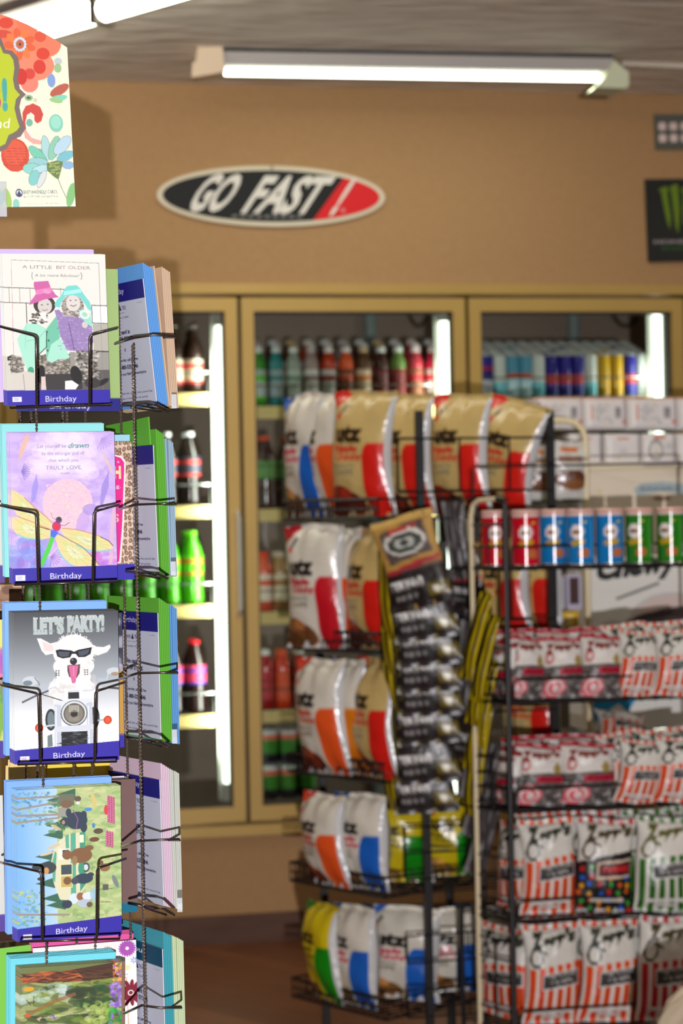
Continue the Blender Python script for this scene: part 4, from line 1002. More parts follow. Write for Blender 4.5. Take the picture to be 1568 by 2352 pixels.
for i in range(5):
    a = fh[i]
    mb = MB((70, 60, 56))
    P = [(*a[0], 2.66), (*a[1], 2.63)] + [(*q, ZF) for q in sm(a[1], a[2], a[3])] + [(*a[3], ZF), (a[3][0], a[3][1] + 2, 2.66)]
    wp(P, ZF, mb=mb)
    P = [(*a[4], 2.64)] + [(*q, ZF) for q in sm(a[4], a[5], a[6])] + [(*a[6], ZF), (a[6][0], a[6][1] + 2, 2.66)]
    wp(P, ZF, mb=mb)
    for q, e in ((a[2], a[3]), (a[5], a[6])):
        z0 = at(e[0], e[1], ZF); z1 = at(q[0], q[1] + 9, ZF); tr_ = twisted(z0.x, z0.y, z0.z, z1.z, 'pocket_twist', .0018)
        z2 = at(q[0] + (e[0] - q[0]) * .1, q[1] + 9, ZF)
        tr_.rotation_euler = (0, math.atan2((z2 - z0).dot(_rt), z1.z - z0.z), 0)
    x0, x1, y = fbase[i]
    wp([(x0 + 4, y - 2, 2.70), (x0 + 4, y + 3, 2.612), (x1 - 5, y - 4, 2.64), (x1 - 5, y - 8, 2.72)], 0, mb=mb)
    rk(mb, 'pocket_wire')
    mb = MB((70, 60, 56)); b = rh[i]
    wp([(*b[0], 2.66), (*b[1], 2.582), (*b[2], 2.60), (*b[3], 2.585), (b[3][0] + 1, b[3][1] + 3, 2.63), (b[3][0] - 60, b[3][1] + 2, 2.75)], 0, mb=mb)
    c = rbase[i]
    wp([(c[0], c[1] + 3, 2.68), (c[2] - 20, c[3] + 3, 2.60), (c[2], c[3] + 4, 2.60), (c[4] - 12, c[5] + 4, 2.63), (c[4] - 20, c[5] - 2, 2.72)], 0, mb=mb, r=.002)
    wp([(c[0] + 20, c[1] + 8, 2.63), (c[4] - 30, c[5] + 4, 2.66), (c[4] - 60, c[5] - 6, 2.76)], 0, mb=mb)
    rk(mb, 'pocket_wire')
    tp = MB((215, 220, 224)); q = at(c[4] + 2, c[5] - 2, 2.62)
    w_, h_ = .0062, .017
    tp.box(-w_ / 2, w_ / 2, 0, .0008, 0, h_)
    o = tp.build('price_tab', 'clear', rack); o.matrix_parent_inverse = Matrix.Identity(4); o.location = q - ROOT; o.rotation_euler = (0, 0, -.2)

CW, CH = .130, .184
def angw(cam_deg): return math.radians(cam_deg) - YAW
ANG_F = angw(19)
# front-facing stacks: (left,bottom px), roll, art, sheets behind it (colour, count, what), label words
def put(mesh, mat, name, label, cat, group=None):
    o = obj(name, mesh); o.matrix_world = mat; tag(o, label, cat, group); return o
def env_mesh(c, w=.142, h=.188, th=.0016):
    key = ('env', c, w, h)
    if key not in _bp: _bp[key] = slab_mesh('envelope', art_plain(c, w=10, h=12), w, h, th, c, ('paper', 'paper'))
    return _bp[key]
def stack(px, py, Z, ang, art, w, h, card, env, ncard, nenv, cdesc, edesc, envc, roll=0.0, lean=0.0, dxy=(-.0012, .0010), step=.0034, eo=(-.004, .008), ew=.142, eh=.186, shade=(222, 220, 214)):
    O = at(px, py, Z); R = frame_mat(Vector((0, 0, 0)), ang, roll, lean)
    fm = slab_mesh(card, art, w, h, .0014, shade)
    tx, ty, tz = (R @ Vector((1, 0, 0))), (R @ Vector((0, 1, 0))), (R @ Vector((0, 0, 1)))
    put(fm, Matrix.Translation(O) @ R, 'greeting_card', cdesc, 'greeting card')
    back = None
    for k in range(1, ncard):
        p = O + ty * step * k + tx * dxy[0] * k + tz * dxy[1] * k * .6
        put(fm, Matrix.Translation(p) @ R, 'greeting_card', 'card edge behind the ' + edesc[0], 'greeting card', 'cards behind the ' + edesc[0])
    for k in range(nenv):
        p = O + ty * step * (ncard + k) + tx * (eo[0] + dxy[0] * (ncard + k) * .5) + tz * (eo[1] + dxy[1] * k * .6 - (eh - h) * .5)
        put(env_mesh(envc, ew, eh), Matrix.Translation(p) @ R, 'envelope', edesc[1], 'envelope', 'envelopes: ' + edesc[1])
rd = math.radians
stack(16, 932, 2.64, ANG_F, art_hats(), CW * .985, CH, 'card', 0, 3, 3, 'white birthday card with two children in pink and teal hats', ('card with two children in hats', 'lilac envelope behind the card with two children in hats'), (196, 176, 232), roll=rd(-1.0), eo=(-.016, .006), ew=.134)
stack(29, 1341, 2.64, ANG_F, art_dragonfly(), CW, CH * .995, 'card', 0, 3, 3, 'lilac birthday card with a rainbow dragonfly below a pale moon', ('lilac dragonfly card', 'turquoise envelope behind the lilac dragonfly card'), (140, 214, 214), roll=rd(-.3), eo=(-.0055, .0095), ew=.127)
stack(33, 1756, 2.64, ANG_F, art_dog(), CW, CH * 1.0, 'card', 0, 4, 3, 'grey birthday card with a white dog in sunglasses on a motorcycle', ('dog on motorcycle card', 'sky blue envelope behind the dog on motorcycle card'), (124, 172, 236), roll=rd(.6), eo=(-.006, .0105), ew=.127)
stack(39, 2164, 2.64, ANG_F, art_camper(), CW, CH * 1.0, 'card', 0, 4, 3, 'birthday card turned sideways with bears around a green and cream camper van', ('bears and camper card', 'sky blue envelope behind the bears and camper card'), (124, 172, 236), roll=rd(.6), eo=(-.007, .0085), ew=.131)
stack(45, 2573, 2.64, ANG_F, art_forest(), CW, CH, 'card', 0, 4, 5, 'bottom front card with a red tree trunk over a sunlit forest stream', ('forest stream card', 'cyan envelope behind the forest stream card'), (110, 208, 222), roll=rd(1.2), eo=(-.007, .0085), ew=.131)

# stacks of the pockets behind, a little to the right
ZB = 2.76
def place_card(px_right, py, Z, ang, w, h, art, label, roll=0, name='greeting_card', mats=('print', 'paper'), edge=(222, 220, 214)):
    R = frame_mat(Vector((0, 0, 0)), ang, roll); O = at(px_right, py, Z) - (R @ Vector((w, 0, 0)))
    return put(slab_mesh('card', art, w, h, .0014, edge, mats), Matrix.Translation(O) @ R, name, label, 'greeting card' if name == 'greeting_card' else 'envelope')
def env_stack(px_right, py, Z, ang, w, h, c, n, label, roll=0, step=.0032, dx=-.002, dz=.001):
    R = frame_mat(Vector((0, 0, 0)), ang, roll)
    for k in range(n):
        O = at(px_right, py, Z) + (R @ Vector((-w + dx * k, step * k, dz * k)))
        put(env_mesh(c, w, h), Matrix.Translation(O) @ R, 'envelope', label, 'envelope', ('envelopes: ' + label) if n > 1 else None)
a = Art((0, 0, 100, 140), 120, 168, (150, 176, 110)); a.rect(0, 127, 100, 140, NAVY).text('Birthday', 32, 72, 137, 7, (220, 220, 236))
place_card(276.5, 944, 2.70, ANG_F, CW, .176, a, 'green card with navy foot strip just behind the card with two children')
place_card(309, 1331, 2.712, ANG_F, CW, .172, art_leopard(), 'leopard print card with a hot pink panel behind the dragonfly card')
place_card(304, 1329, 2.72, ANG_F, CW, .180, art_plain((150, 196, 216)), 'pale blue card edge behind the leopard print card')
a = Art((0, 0, 100, 140), 60, 84, (170, 172, 186)); a.rect(70, 0, 100, 60, (60, 60, 78)).speck(70, 10, 100, 60, [(190, 190, 204), (40, 40, 54)], 30, 6, 5, .7).rect(0, 60, 100, 126, (186, 140, 60)).rect(0, 126, 100, 140, BLUE)
place_card(285.5, 1716, 2.72, ANG_F, CW, .168, a, 'dark photo card with a gold edge behind the dog card')
a = art_plain((110, 84, 80)); a.rect(0, 127, 100, 140, (0, 100, 128))
place_card(316.5, 2094, 2.72, ANG_F, CW, .166, a, 'plain brown card with teal foot strip behind the bears card', mats=('paper', 'paper'))
env_stack(300, 2068, 2.735, ANG_F, CW, .150 + .004, (226, 222, 226), 3, 'white envelope standing behind the brown card')
env_stack(278, 2050, 2.80, ANG_F, .095, .172, (222, 198, 66), 2, 'bright yellow envelope between the dog card and the bears card', rd(.8))
env_stack(232, 2050, 2.82, ANG_F, .05, .171, (206, 180, 50), 1, 'narrow golden yellow envelope above the bears card', rd(.3))
env_stack(133, 2050, 2.80, ANG_F, .066, .170, (226, 200, 130), 2, 'tan envelope at the left above the bears card', rd(2.5))
env_stack(62, 2050, 2.79, ANG_F, .03, .163, (222, 196, 136), 1, 'pale tan envelope at the far left above the bears card', rd(2))
place_card(318, 2471, 2.72, ANG_F, CW, .170, art_flowers(), 'white card with purple orange and dark red daisies')
env_stack(309, 2473, 2.726, ANG_F, CW * .985, .1795, (214, 84, 150), 4, 'pink envelope behind the white daisy card', rd(.6), dx=-.0006)
env_stack(140, 2473, 2.70, ANG_F, .082, .168, (120, 190, 70), 1, 'lime green envelope beside the pink ones at the lower left', rd(-2.4))
env_stack(152, 2490, 2.84, ANG_F, .06, .200, (216, 200, 130), 2, 'pale yellow envelope above the forest stream card', rd(0))
env_stack(250, 2490, 2.85, ANG_F, .05, .206, (206, 150, 110), 1, 'tan orange envelope peeping above the pink envelopes', rd(0))

# left neighbours, cut by the edge of the picture
def left_card(px, py, art, h, label, env=None, Z=2.72):
    place_card(px, py, Z, ANG_F, CW, h, art, label)
    if env: env_stack(px - 2, py - 6, Z + .008, ANG_F, CW, h + .006, env, 2, env_l)
env_l = 'blue envelope at the left edge beside the dragonfly card'
left_card(11, 1338, art_sepia(), .172, 'pale photo card at the left edge beside the dragonfly card', (110, 140, 214))
left_card(11.5, 1741, art_yellow(), .173, 'yellow flower card at the left edge beside the dog card')
left_card(12, 2139, art_sepia(), .170, 'white oval picture card at the left edge beside the bears card')
left_card(62, 1560, art_puppy(), .125, 'brown puppy photo card peeping between two rows at the left', Z=2.86)
left_card(72, 2330, art_tree(), .098, 'grey bark picture card low behind the rods at the left', Z=2.86)
a = Art((0, 0, 100, 140), 60, 84, (222, 220, 214)); a.text("t's", 84, 99, 75, 9, (90, 90, 90)).speck(60, 40, 100, 60, [(200, 190, 170)], 20, 6, 4, .4)
left_card(19, 2560, a, .187, 'cream card at the bottom left edge beside the forest stream card')

# stacks in the pockets facing right, seen from behind: a reorder sheet, then envelopes and cards
ANG_R = angw(-57)
def right_stack(px, py, Z, art, hh, lean, groups, rowname, first=(.138,)):
    w = .138
    R = frame_mat(Vector((0, 0, 0)), ANG_R, 0, lean)
    tx, ty, tz = (R @ Vector((1, 0, 0))), (R @ Vector((0, 1, 0))), (R @ Vector((0, 0, 1)))
    O = at(px, py, Z) - tx * w
    m_ = slab_mesh('reorder', art, w, hh, .0012, (214, 214, 222), ('paper', 'paper'))
    put(m_, Matrix.Translation(O) @ R, 'reorder_card', 'white OUT OF STOCK reorder sheet with navy band, ' + rowname, 'reorder sheet')
    k = 1
    for (c, n, h, dw, kind, desc, rl) in groups:
        for j in range(n):
            Rj = frame_mat(Vector((0, 0, 0)), ANG_R, rd(rl if j == 0 else rl * .3), lean * (1 if k < 8 else .5))
            p = O + ty * .0024 * k + Vector((0, 0, -.0008 * k)) + tx * dw
            put(env_mesh(c, .138, h - .0008 * j, .0018) if True else None, Matrix.Translation(p) @ Rj, kind, f'{desc}, {rowname}', 'envelope' if kind == 'envelope' else 'greeting card', f'{desc}s, {rowname}' if n > 1 else None)
            k += 1
rn = ['top right pocket', 'second right pocket', 'third right pocket', 'fourth right pocket', 'lowest right pocket']
right_stack(359, 924, 2.672, art_reorder(0), .152, rd(-6), [((96, 156, 222), 6, .172, 0, 'envelope', 'blue envelope', 0), ((206, 178, 150), 6, .172, .001, 'greeting_card', 'cream card', 0)], rn[0])
right_stack(363, 1312, 2.672, art_reorder(1), .155, rd(-1.5), [((96, 172, 56), 1, .184, -.004, 'envelope', 'tall green envelope', -3), ((96, 172, 56), 5, .176, 0, 'envelope', 'green envelope', 0), ((150, 176, 196), 4, .168, .001, 'greeting_card', 'pale blue card', 0)], rn[1])
right_stack(369, 1698, 2.672, art_reorder(2), .155, rd(-.5), [((96, 172, 56), 6, .174, 0, 'envelope', 'green envelope', 0), ((96, 150, 206), 4, .170, .001, 'greeting_card', 'sky blue card', 0)], rn[2])
right_stack(375.6, 2081, 2.672, art_reorder(3), .155, rd(-1), [((214, 188, 206), 5, .176, 0, 'envelope', 'pale pink envelope', 0), ((196, 200, 190), 5, .172, .001, 'greeting_card', 'white card', 0)], rn[3])
right_stack(381, 2469, 2.672, art_reorder(4, 'You', (0, 68, 96)), .155, rd(-.8), [((64, 158, 172), 5, .176, 0, 'envelope', 'teal envelope', 0), ((196, 212, 170), 6, .174, .001, 'greeting_card', 'pale green card', 0)], rn[4])

# ------------------------------------------------------------------ the die-cut header sign on top of the rack
def art_header():
    a = Art((-1190, 60, 545, 1500), 540, 448, (222, 226, 200)); P = a.poly
    def petals(x, y, r, n, c, w=.2, al=1.0, ph=0.0, c2=None, off=.55):
        for k in range(n):
            t = 2 * PI * k / n + ph; a.ell(x + r * off * math.cos(t), y + r * off * math.sin(t), r * .45, r * w, c if (k % 2 or c2 is None) else c2, al, t)
    for s, cx in ((1, 0), (-1, -645)):
        X = lambda v: v if s == 1 else cx - v
        E = lambda x, y, rx, ry, c, al=1.0, rot=0.0: a.ell(X(x), y, rx, ry, c, al, rot * s)
        E(120, 240, 210, 180, (222, 110, 76)); E(390, 300, 110, 100, (222, 118, 86)); E(300, 460, 140, 110, (226, 128, 98)); E(250, 590, 66, 66, (222, 124, 104)); E(60, 160, 120, 60, (218, 120, 90))
        E(90, 150, 55, 40, (206, 62, 40)); E(60, 230, 70, 30, (200, 70, 50)); E(345, 250, 44, 40, (210, 78, 48)); E(360, 375, 50, 44, (206, 58, 36)); E(330, 470, 46, 52, (202, 52, 34)); E(255, 520, 40, 40, (204, 60, 44)); E(190, 540, 44, 60, (196, 40, 30))
        petals(X(190), 305, 120, 9, (226, 116, 56), .24, 1, .3, (214, 92, 46)); a.ell(X(190), 305, 50, 54, (96, 90, 90))
        for k in range(14): t = 2 * PI * k / 14; a.ell(X(190) + 40 * math.cos(t), 305 + 44 * math.sin(t), 11, 11, (196, 206, 216))
        a.ell(X(190), 305, 30, 32, (190, 96, 60)).ell(X(190), 305, 10, 11, (96, 50, 40))
        E(413, 570, 30, 50, (122, 152, 200)); E(470, 430, 30, 26, (180, 190, 190)); E(465, 480, 28, 34, (150, 180, 130)); E(470, 640, 80, 34, (176, 86, 66), 1, -.5); E(460, 700, 66, 24, (120, 200, 170), 1, -.2); E(440, 715, 50, 18, (150, 190, 120), 1, .2)
        E(240, 695, 30, 22, (140, 170, 130)); E(288, 712, 15, 16, (190, 200, 160)); E(240, 695, 15, 10, (70, 100, 60))
        pts = [(190, 800), (215, 755), (270, 735), (320, 760), (342, 815), (325, 865), (295, 882), (275, 860), (276, 820), (250, 800), (222, 820), (208, 870), (212, 930), (190, 900)]
        P([(X(x), y) for x, y in pts], (196, 64, 52)); P([(X(x), y) for x, y in [(188, 890), (212, 930), (250, 985), (330, 1010), (330, 1034), (260, 1030), (200, 985)]], (224, 160, 150)); E(238, 875, 24, 28, (110, 170, 150)); E(432, 880, 52, 66, (126, 192, 168)); a.ell(X(432), 872, 38, 48, (146, 208, 186))
        E(125, 1110, 102, 122, (200, 66, 36)); E(120, 1090, 84, 90, (210, 82, 50))
        for k in range(7): a.line([(X(40), 1060 + k * 20), (X(210), 1062 + k * 20)], 2.5, (160, 40, 26))
        bl = [(330, 1100, 95, 30, .15, (120, 180, 160)), (350, 1060, 30, 90, -.1, (160, 200, 200)), (410, 1060, 34, 90, .35, (130, 190, 160)), (470, 1040, 40, 84, .75, (170, 200, 214)), (290, 1110, 34, 86, -.75, (110, 190, 160)), (290, 1160, 70, 30, .1, (140, 190, 190)), (250, 1210, 72, 40, .1, (130, 200, 186)), (310, 1210, 66, 26, -.2, (170, 206, 210)), (255, 1275, 34, 56, .35, (120, 190, 186)), (310, 1285, 22, 66, .45, (200, 206, 206)), (490, 1120, 66, 30, -.4, (110, 180, 190)), (505, 1185, 40, 26, 0, (130, 170, 206))]
        for x, y, rx, ry, rot, c in bl: a.ell(X(x), y, rx + 4, ry + 4, (90, 110, 110), .6, rot * s); a.ell(X(x), y, rx, ry, c, 1, rot * s)
        P([(X(x), y) for x, y in [(350, 1170), (420, 1150), (470, 1160), (450, 1230), (430, 1290), (400, 1270), (350, 1220)]], (96, 120, 60))
        for k in range(26): E(370 + (k * 37) % 80, 1165 + (k * 23) % 90, 5, 5, (176, 190, 110))
        a.line([(X(428), 1285), (X(450), 1350), (X(480), 1420), (X(492), 1490)], 4, (120, 110, 80)); E(515, 1400, 30, 90, (120, 180, 110), 1, .25); E(60, 1420, 26, 76, (150, 186, 80), 1, -.2); E(120, 1465, 24, 40, (130, 196, 180)); E(10, 1420, 26, 60, (130, 200, 180))
    for s, cx in ((1, 0), (-1, -645)):
        bd = [(0, 238), (50, 262), (80, 345), (130, 352), (172, 400), (182, 470), (165, 560), (178, 630), (222, 672), (185, 700), (168, 760), (185, 850), (207, 920), (170, 975), (110, 1000), (60, 1068), (0, 1090)]
        P([(x if s == 1 else cx - x, y) for x, y in bd] + [(-330, 1090), (-330, 238)], (112, 96, 90))
        bd2 = [(0, 290), (40, 312), (62, 370), (110, 378), (136, 420), (142, 480), (128, 560), (140, 630), (176, 672), (145, 705), (132, 770), (148, 850), (165, 905), (140, 935), (82, 965), (55, 1030), (0, 1052)]
        P([(x if s == 1 else cx - x, y) for x, y in bd2] + [(-330, 1052), (-330, 290)], (178, 192, 24))
    a.text('!', 44, 84, 772, 205, (60, 160, 150), bold=.06).text('CARDS', -560, 36, 772, 190, (186, 60, 140), bold=.05).text('for every friend', -620, 88, 912, 70, (226, 228, 206), shear=.15)
    a.ell(144, 1384, 26, 30, (54, 60, 110)).ell(144, 1384, 19, 22, (222, 226, 200)).poly([(144, 1362), (160, 1395), (128, 1395)], (54, 60, 110)).ell(144, 1398, 18, 8, (54, 60, 110))
    a.text('EARTHFRIENDLY CARDS', 175, 418, 1390, 26, (100, 104, 120)).text('RECYCLED PAPER | SOY BASED INKS', 175, 422, 1416, 11, (120, 124, 134)).text('California for Sun inks - 1-800 Leanin Press', 195, 420, 1464, 6, (150, 152, 150))
    return a
ZH = 2.60
hang = angw(4)
pR = at(172, 474, ZH)
Rh = frame_mat(Vector((0, 0, 0)), hang, 0, rd(2))
k_ = ZH / FPX / 3.136
Wd, Hd = 1735 * k_, 1440 * k_
O = pR - (Rh @ Vector(((540 + 1190) * k_, 0, 1500 * 0 * k_)))
C = art_header().done(); H, W = C.shape[:2]
def top_y(x):   # outline of the top edge in art units
    xs = [-1190, -1120, -1050, -645 - 160, -322, 0, 130, 250, 400, 478, 545]
    ys = [320, 285, 245, 100, 30, 72, 112, 160, 238, 285, 330]
    return np.interp(x, xs, ys)
gx = np.linspace(-1190, 545, W); V = []; F = []; CC = []
rows_ = 300
def edge_x(x, y):   # right and left edges taper towards the top
    return x - (x - -322) * (1480 - y) * 4.2e-5
vv = np.linspace(0, 1, rows_)
TY = np.clip(top_y(gx), 60, None)
Yg = TY[None, :] + (1484 - TY[None, :]) * vv[:, None]
Xg = np.broadcast_to(gx, Yg.shape)
Xe = edge_x(Xg, Yg)
V = np.stack([(Xe + 1190) * k_, np.zeros_like(Xe), (1484 - Yg) * k_], -1).reshape(-1, 3)
ri = np.clip(((Yg - 60) / 1440 * H).astype(int), 0, H - 1); cj = np.broadcast_to(np.arange(W), Yg.shape)
CC = C[ri, cj].reshape(-1, 3)
idx = np.arange(rows_ * W).reshape(rows_, W)
Q = np.stack([idx[:-1, :-1], idx[1:, :-1], idx[1:, 1:], idx[:-1, 1:]], -1).reshape(-1, 4).tolist()
nb = len(V); V2 = V + np.array([0, .004, 0]); ring = list(idx[0]) + list(idx[1:, -1]) + list(idx[-1, ::-1][1:]) + list(idx[::-1, 0][1:])
V = np.vstack([V, V2[ring]]); CC = np.vstack([CC, np.tile(lin((200, 196, 184)), (len(ring), 1))])
n = len(ring)
F = Q + [(ring[i], ring[(i + 1) % n], nb + (i + 1) % n, nb + i) for i in range(n)] + [tuple(nb + i for i in range(n))]
hs = thing('header_sign', 'large floral cardboard sign with lime badge on top of the card rack', 'sign', O)
hs.matrix_world = Matrix.Translation(O) @ Rh
obj('sign_board', raw_mesh('sign_board', V, F, CC, ['print']), hs)
mb = MB((205, 214, 214)); mb.box(1190 * k_ + .001, 1245 * k_, -.004, .0, -.012, .03)
mb.box(1190 * k_ - .05, 1190 * k_ + .001, -.004, .0, -.012, .03); mb.build('sign_holder', 'clear', hs)
# ------------------------------------------------------------------ bag pictures
def art_crisp(main, text, stripe, corner, food, lab=(206, 74, 40), tone=(228, 222, 206)):
    a = Art((0, 0, 100, 150), 104, 156, main); P = a.poly
    a.rect(0, 0, 100, 7, tone); P([(0, 0), (34, 0), (16, 16), (0, 22)], corner)
    a.ell(17, 30, 4, 4, (206, 50, 40)); a.line([(20, 26), (27, 17)], 4, (60, 50, 44))
    a.text('utz', 15, 63, 60, 19, text, bold=.065)
    a.text('Ripple', 14, 56, 72, 8, lab, bold=.06).text('Crunchy', 16, 62, 82, 7, lab, bold=.05)
    a.text('POTATO', 12, 50, 92, 5, (130, 124, 104), bold=.03).text('CHIPS', 14, 48, 100, 6, (130, 124, 104), bold=.03)
    for cx, cy, rx, ry, c in ((22, 128, 24, 15, food), (40, 134, 18, 13, tuple(int(v * .8) for v in food)), (12, 140, 20, 12, tuple(int(v * .6) for v in food)), (30, 122, 10, 6, tuple(min(255, int(v * 1.25)) for v in food))): a.ell(cx, cy, rx, ry, c, 1, .3)
    P([(64, 150), (64, 78), (66, 68), (72, 63), (94, 63), (94, 150)], stripe)
    a.rect(94, 7, 100, 150, (190, 190, 190))
    return a
WH = (206, 200, 186); TAN = (190, 164, 104); YEL = (198, 176, 20)
K = (34, 30, 28)
crisp = {
    'white blue': art_crisp(WH, K, (20, 90, 180), (20, 90, 180), (160, 110, 60), (190, 70, 90)),
    'white orange': art_crisp(WH, K, (214, 80, 30), (214, 60, 40), (130, 54, 34)),
    'white red': art_crisp(WH, K, (186, 20, 34), (170, 30, 40), (140, 90, 50), (190, 40, 50)),
    'tan red': art_crisp(TAN, (50, 34, 20), (204, 30, 22), (206, 50, 34), (130, 40, 24), (200, 60, 40), TAN),
    'yellow green': art_crisp(YEL, (60, 50, 20), (14, 128, 18), (14, 120, 30), (176, 130, 60), (100, 90, 20), YEL),
    'white amber': art_crisp(WH, K, (214, 120, 16), (40, 60, 110), (150, 80, 30), (206, 110, 60)),
}
crispm = {k: pillow('crisp_' + k.replace(' ', '_'), v, .20, .31, .085, (196, 196, 194) if 'white' in k else (176, 160, 120), i + 3, nu=64, nv=96) for i, (k, v) in enumerate(crisp.items())}

# ------------------------------------------------------------------ the crisp rack
P1 = at(966, 1176, 5.6); P1 = Vector((P1.x, P1.y, 0))
dF = Vector((math.cos(rd(3)), math.sin(rd(3)), 0)); P2 = P1 + dF * .356
uB = Vector((math.cos(PI - angw(0) * -1 - rd(50)), 0, 0))
a_ = angw(-50); tB = Vector((math.cos(a_), math.sin(a_), 0)); nB = Vector((math.sin(a_), -math.cos(a_), 0))   # along the baskets (to the near right), and outwards
crack = thing('crisp_rack', 'tall black wire snack rack with slanting baskets and square posts, left of two', 'display rack', P1)
CR = Vector(P1)
def ck(mb, name, mats='black', root=None, R0=None):
    o = mb.build(name, mats, root or crack, R0 or CR); o.location = (0, 0, 0); return o
ztop = at(966, 944, 5.6).z
for q in (P1, P2, P1 - tB * .42, P2 - tB * .42 + nB * 0):
    mb = MB(); h = .0095; mb.box(q.x - h, q.x + h, q.y - h, q.y + h, 0, ztop if q in (P1, P2) else ztop - .25); ck(mb, 'post')
mb = MB(); q = at(1058, 2000, 5.5); mb.tube([(q.x, q.y, 0), (q.x, q.y, at(1058, 2075, 5.5).z)], .006, 6); ck(mb, 'post')
LIPY = [1190, 1500, 1798, 2062, 2342]
zt = [at(877, y, 5.51).z for y in LIPY]
D_ = .145
for i, z in enumerate(zt):
    R_ = P1 + nB * D_; L_ = R_ - tB * .385
    mb = MB(); r = .0028
    hz = [0, .024, .048]
    for k, dz in enumerate(hz): mb.tube([L_ + Vector((0, 0, z + dz)), R_ + Vector((0, 0, z + dz))], r * (1.5 if k != 1 else 1), 5)
    for k in range(24):
        p = L_ + (R_ - L_) * k / 23; mb.tube([p + Vector((0, 0, z)), p + Vector((0, 0, z + .048))], .0018, 4)
    for e in (L_, R_):
        for dz in (0, .048): mb.tube([e + Vector((0, 0, z + dz)), e - nB * .30 + Vector((0, 0, z + dz))], r, 5)
        for k in range(1, 7): p = e - nB * (.05 * k); mb.tube([p + Vector((0, 0, z)), p + Vector((0, 0, z + .048))], .0014, 4)
    ck(mb, 'basket_front')
    mb = MB()
    for k in range(15): p = L_ + (R_ - L_) * k / 14; mb.tube([p + Vector((0, 0, z)), p - nB * .34 + Vector((0, 0, z))], .0018, 4)
    for k in range(4): q = -nB * (.08 * k + .05) + Vector((0, 0, z - .002)); mb.tube([L_ + q, R_ + q], .0022, 4)
    if i != 3 or True:
        for k in range(6): q = Vector((0, 0, z - .004)); p = P1 - dF * .07 + Vector((-math.sin(rd(3)), math.cos(rd(3)), 0)) * .05 * k; mb.tube([p + q, p + dF * .42 + q], .0022, 4)
    ck(mb, 'basket_floor')
# side rails between the posts, with squared ends to the left of the near post
railY = [(1008, 1130), (1312, 1430), (1640, 1760), (1897, 1956, 2016), (2145, 2207), (2268, 2332)]
for row in railY:
    mb = MB()
    zs = [at(966, y, 5.6).z for y in row]
    E = P1 - dF * .062
    for z in zs: mb.tube([E + Vector((0, -.012, z)), P2 + Vector((0, -.012, z))], .003, 5)
    mb.tube([E + Vector((0, -.012, zs[0])), E + Vector((0, -.012, zs[-1]))], .003, 5)
    for f in (.24, .62):
        p = P1 + dF * (.356 * f + .02); mb.tube([p + Vector((0, -.010, zs[0])), p + Vector((0, -.010, zs[-1]))], .0022, 5)
    ck(mb, 'side_rail')

def bag(mesh, name, xc, Z, z, yaw_cam, sx=1, sz=1, roll=0, lean=0, label='', cat='snack bag', group=None, sy=1):
    o = obj(name, mesh); p = at(xc, 1176, Z)
    o.location = (p.x, p.y, z); o.rotation_euler = (rd(lean), rd(roll), angw(yaw_cam)); o.scale = (sx, sy, sz)
    return tag(o, label, cat, group)
def hpx(y0, y1, Z, H): return (y1 - y0) / FPX * Z / H
T = ['top', 'second', 'third', 'fourth', 'lowest']
rows = {
    0: [('white blue', 703, 5.84, -58, 905, 1, 'white crisp bag with blue edge, leftmost on the top tier'), ('white orange', 757, 5.78, -60, 903, 1, 'white crisp bag with orange edge, second on the top tier'),
        ('tan red', 838, 5.62, -36, 898, 1.0, 'tan crisp bag with red band, third on the top tier'), ('tan red', 940, 5.70, -46, 905, 1.0, 'tan crisp bag with red band just left of the near rack post'),
        ('tan red', 1062, 5.72, -42, 905, 1.0, 'tan crisp bag with red band just right of the near rack post'), ('tan red', 1168, 5.78, -40, 915, 1.0, 'tan crisp bag leaning right against the far rack post')],
    1: [('white red', 722, 5.70, -38, 1205, 1.0, 'white crisp bag with crimson band on the second tier'), ('white orange', 795, 5.70, -58, 1212, .9, 'white crisp bag with orange edge on the second tier'), ('tan red', 850, 5.60, -56, 1215, .95, 'tan crisp bag beside the gold jerky bag, second tier'),
        ('tan red', 1155, 5.80, -42, 1225, 1, 'tan and red crisp bag low behind the red canister'), ('tan red', 1225, 5.90, -40, 1225, 1, 'tan and red crisp bag behind the first blue canister')],
    2: [('white orange', 738, 5.68, -50, 1512, 1, 'white crisp bag with orange red band on the third tier'), ('white amber', 800, 5.66, -58, 1512, .9, 'white crisp bag with amber band on the third tier'), ('tan red', 858, 5.58, -58, 1512, 1, 'tan crisp bag with red foot on the third tier'),
        ('tan red', 1215, 5.86, -42, 1520, 1, 'tan and red crisp bag seen between two rows of small bags')],
    3: [('white orange', 738, 5.68, -56, 1822, 1, 'white crisp bag with orange band on the fourth tier'), ('white blue', 818, 5.62, -48, 1822, 1, 'white crisp bag with blue band on the fourth tier'),
        ('yellow green', 893, 5.72, -8, 1845, 1.0, 'yellow crisp bag with green band just left of the rack post'), ('yellow green', 1018, 5.78, -6, 1850, .72, 'yellow crisp bag with green band just right of the rack post')],
    4: [('yellow green', 728, 5.72, -62, 2072, .9, 'yellow crisp bag at the left end of the lowest tier'), ('white blue', 792, 5.66, -52, 2078, 1, 'white crisp bag with blue band, second on the lowest tier'), ('white blue', 900, 5.72, -24, 2080, 1.12, 'large white and blue crisp bag in front on the lowest tier'),
        ('white blue', 1018, 5.80, -8, 2085, .82, 'white and blue crisp bag behind the rack post on the lowest tier'), ('white blue', 1088, 5.86, -36, 2090, .95, 'white and blue crisp bag at the right end of the lowest tier')],
}
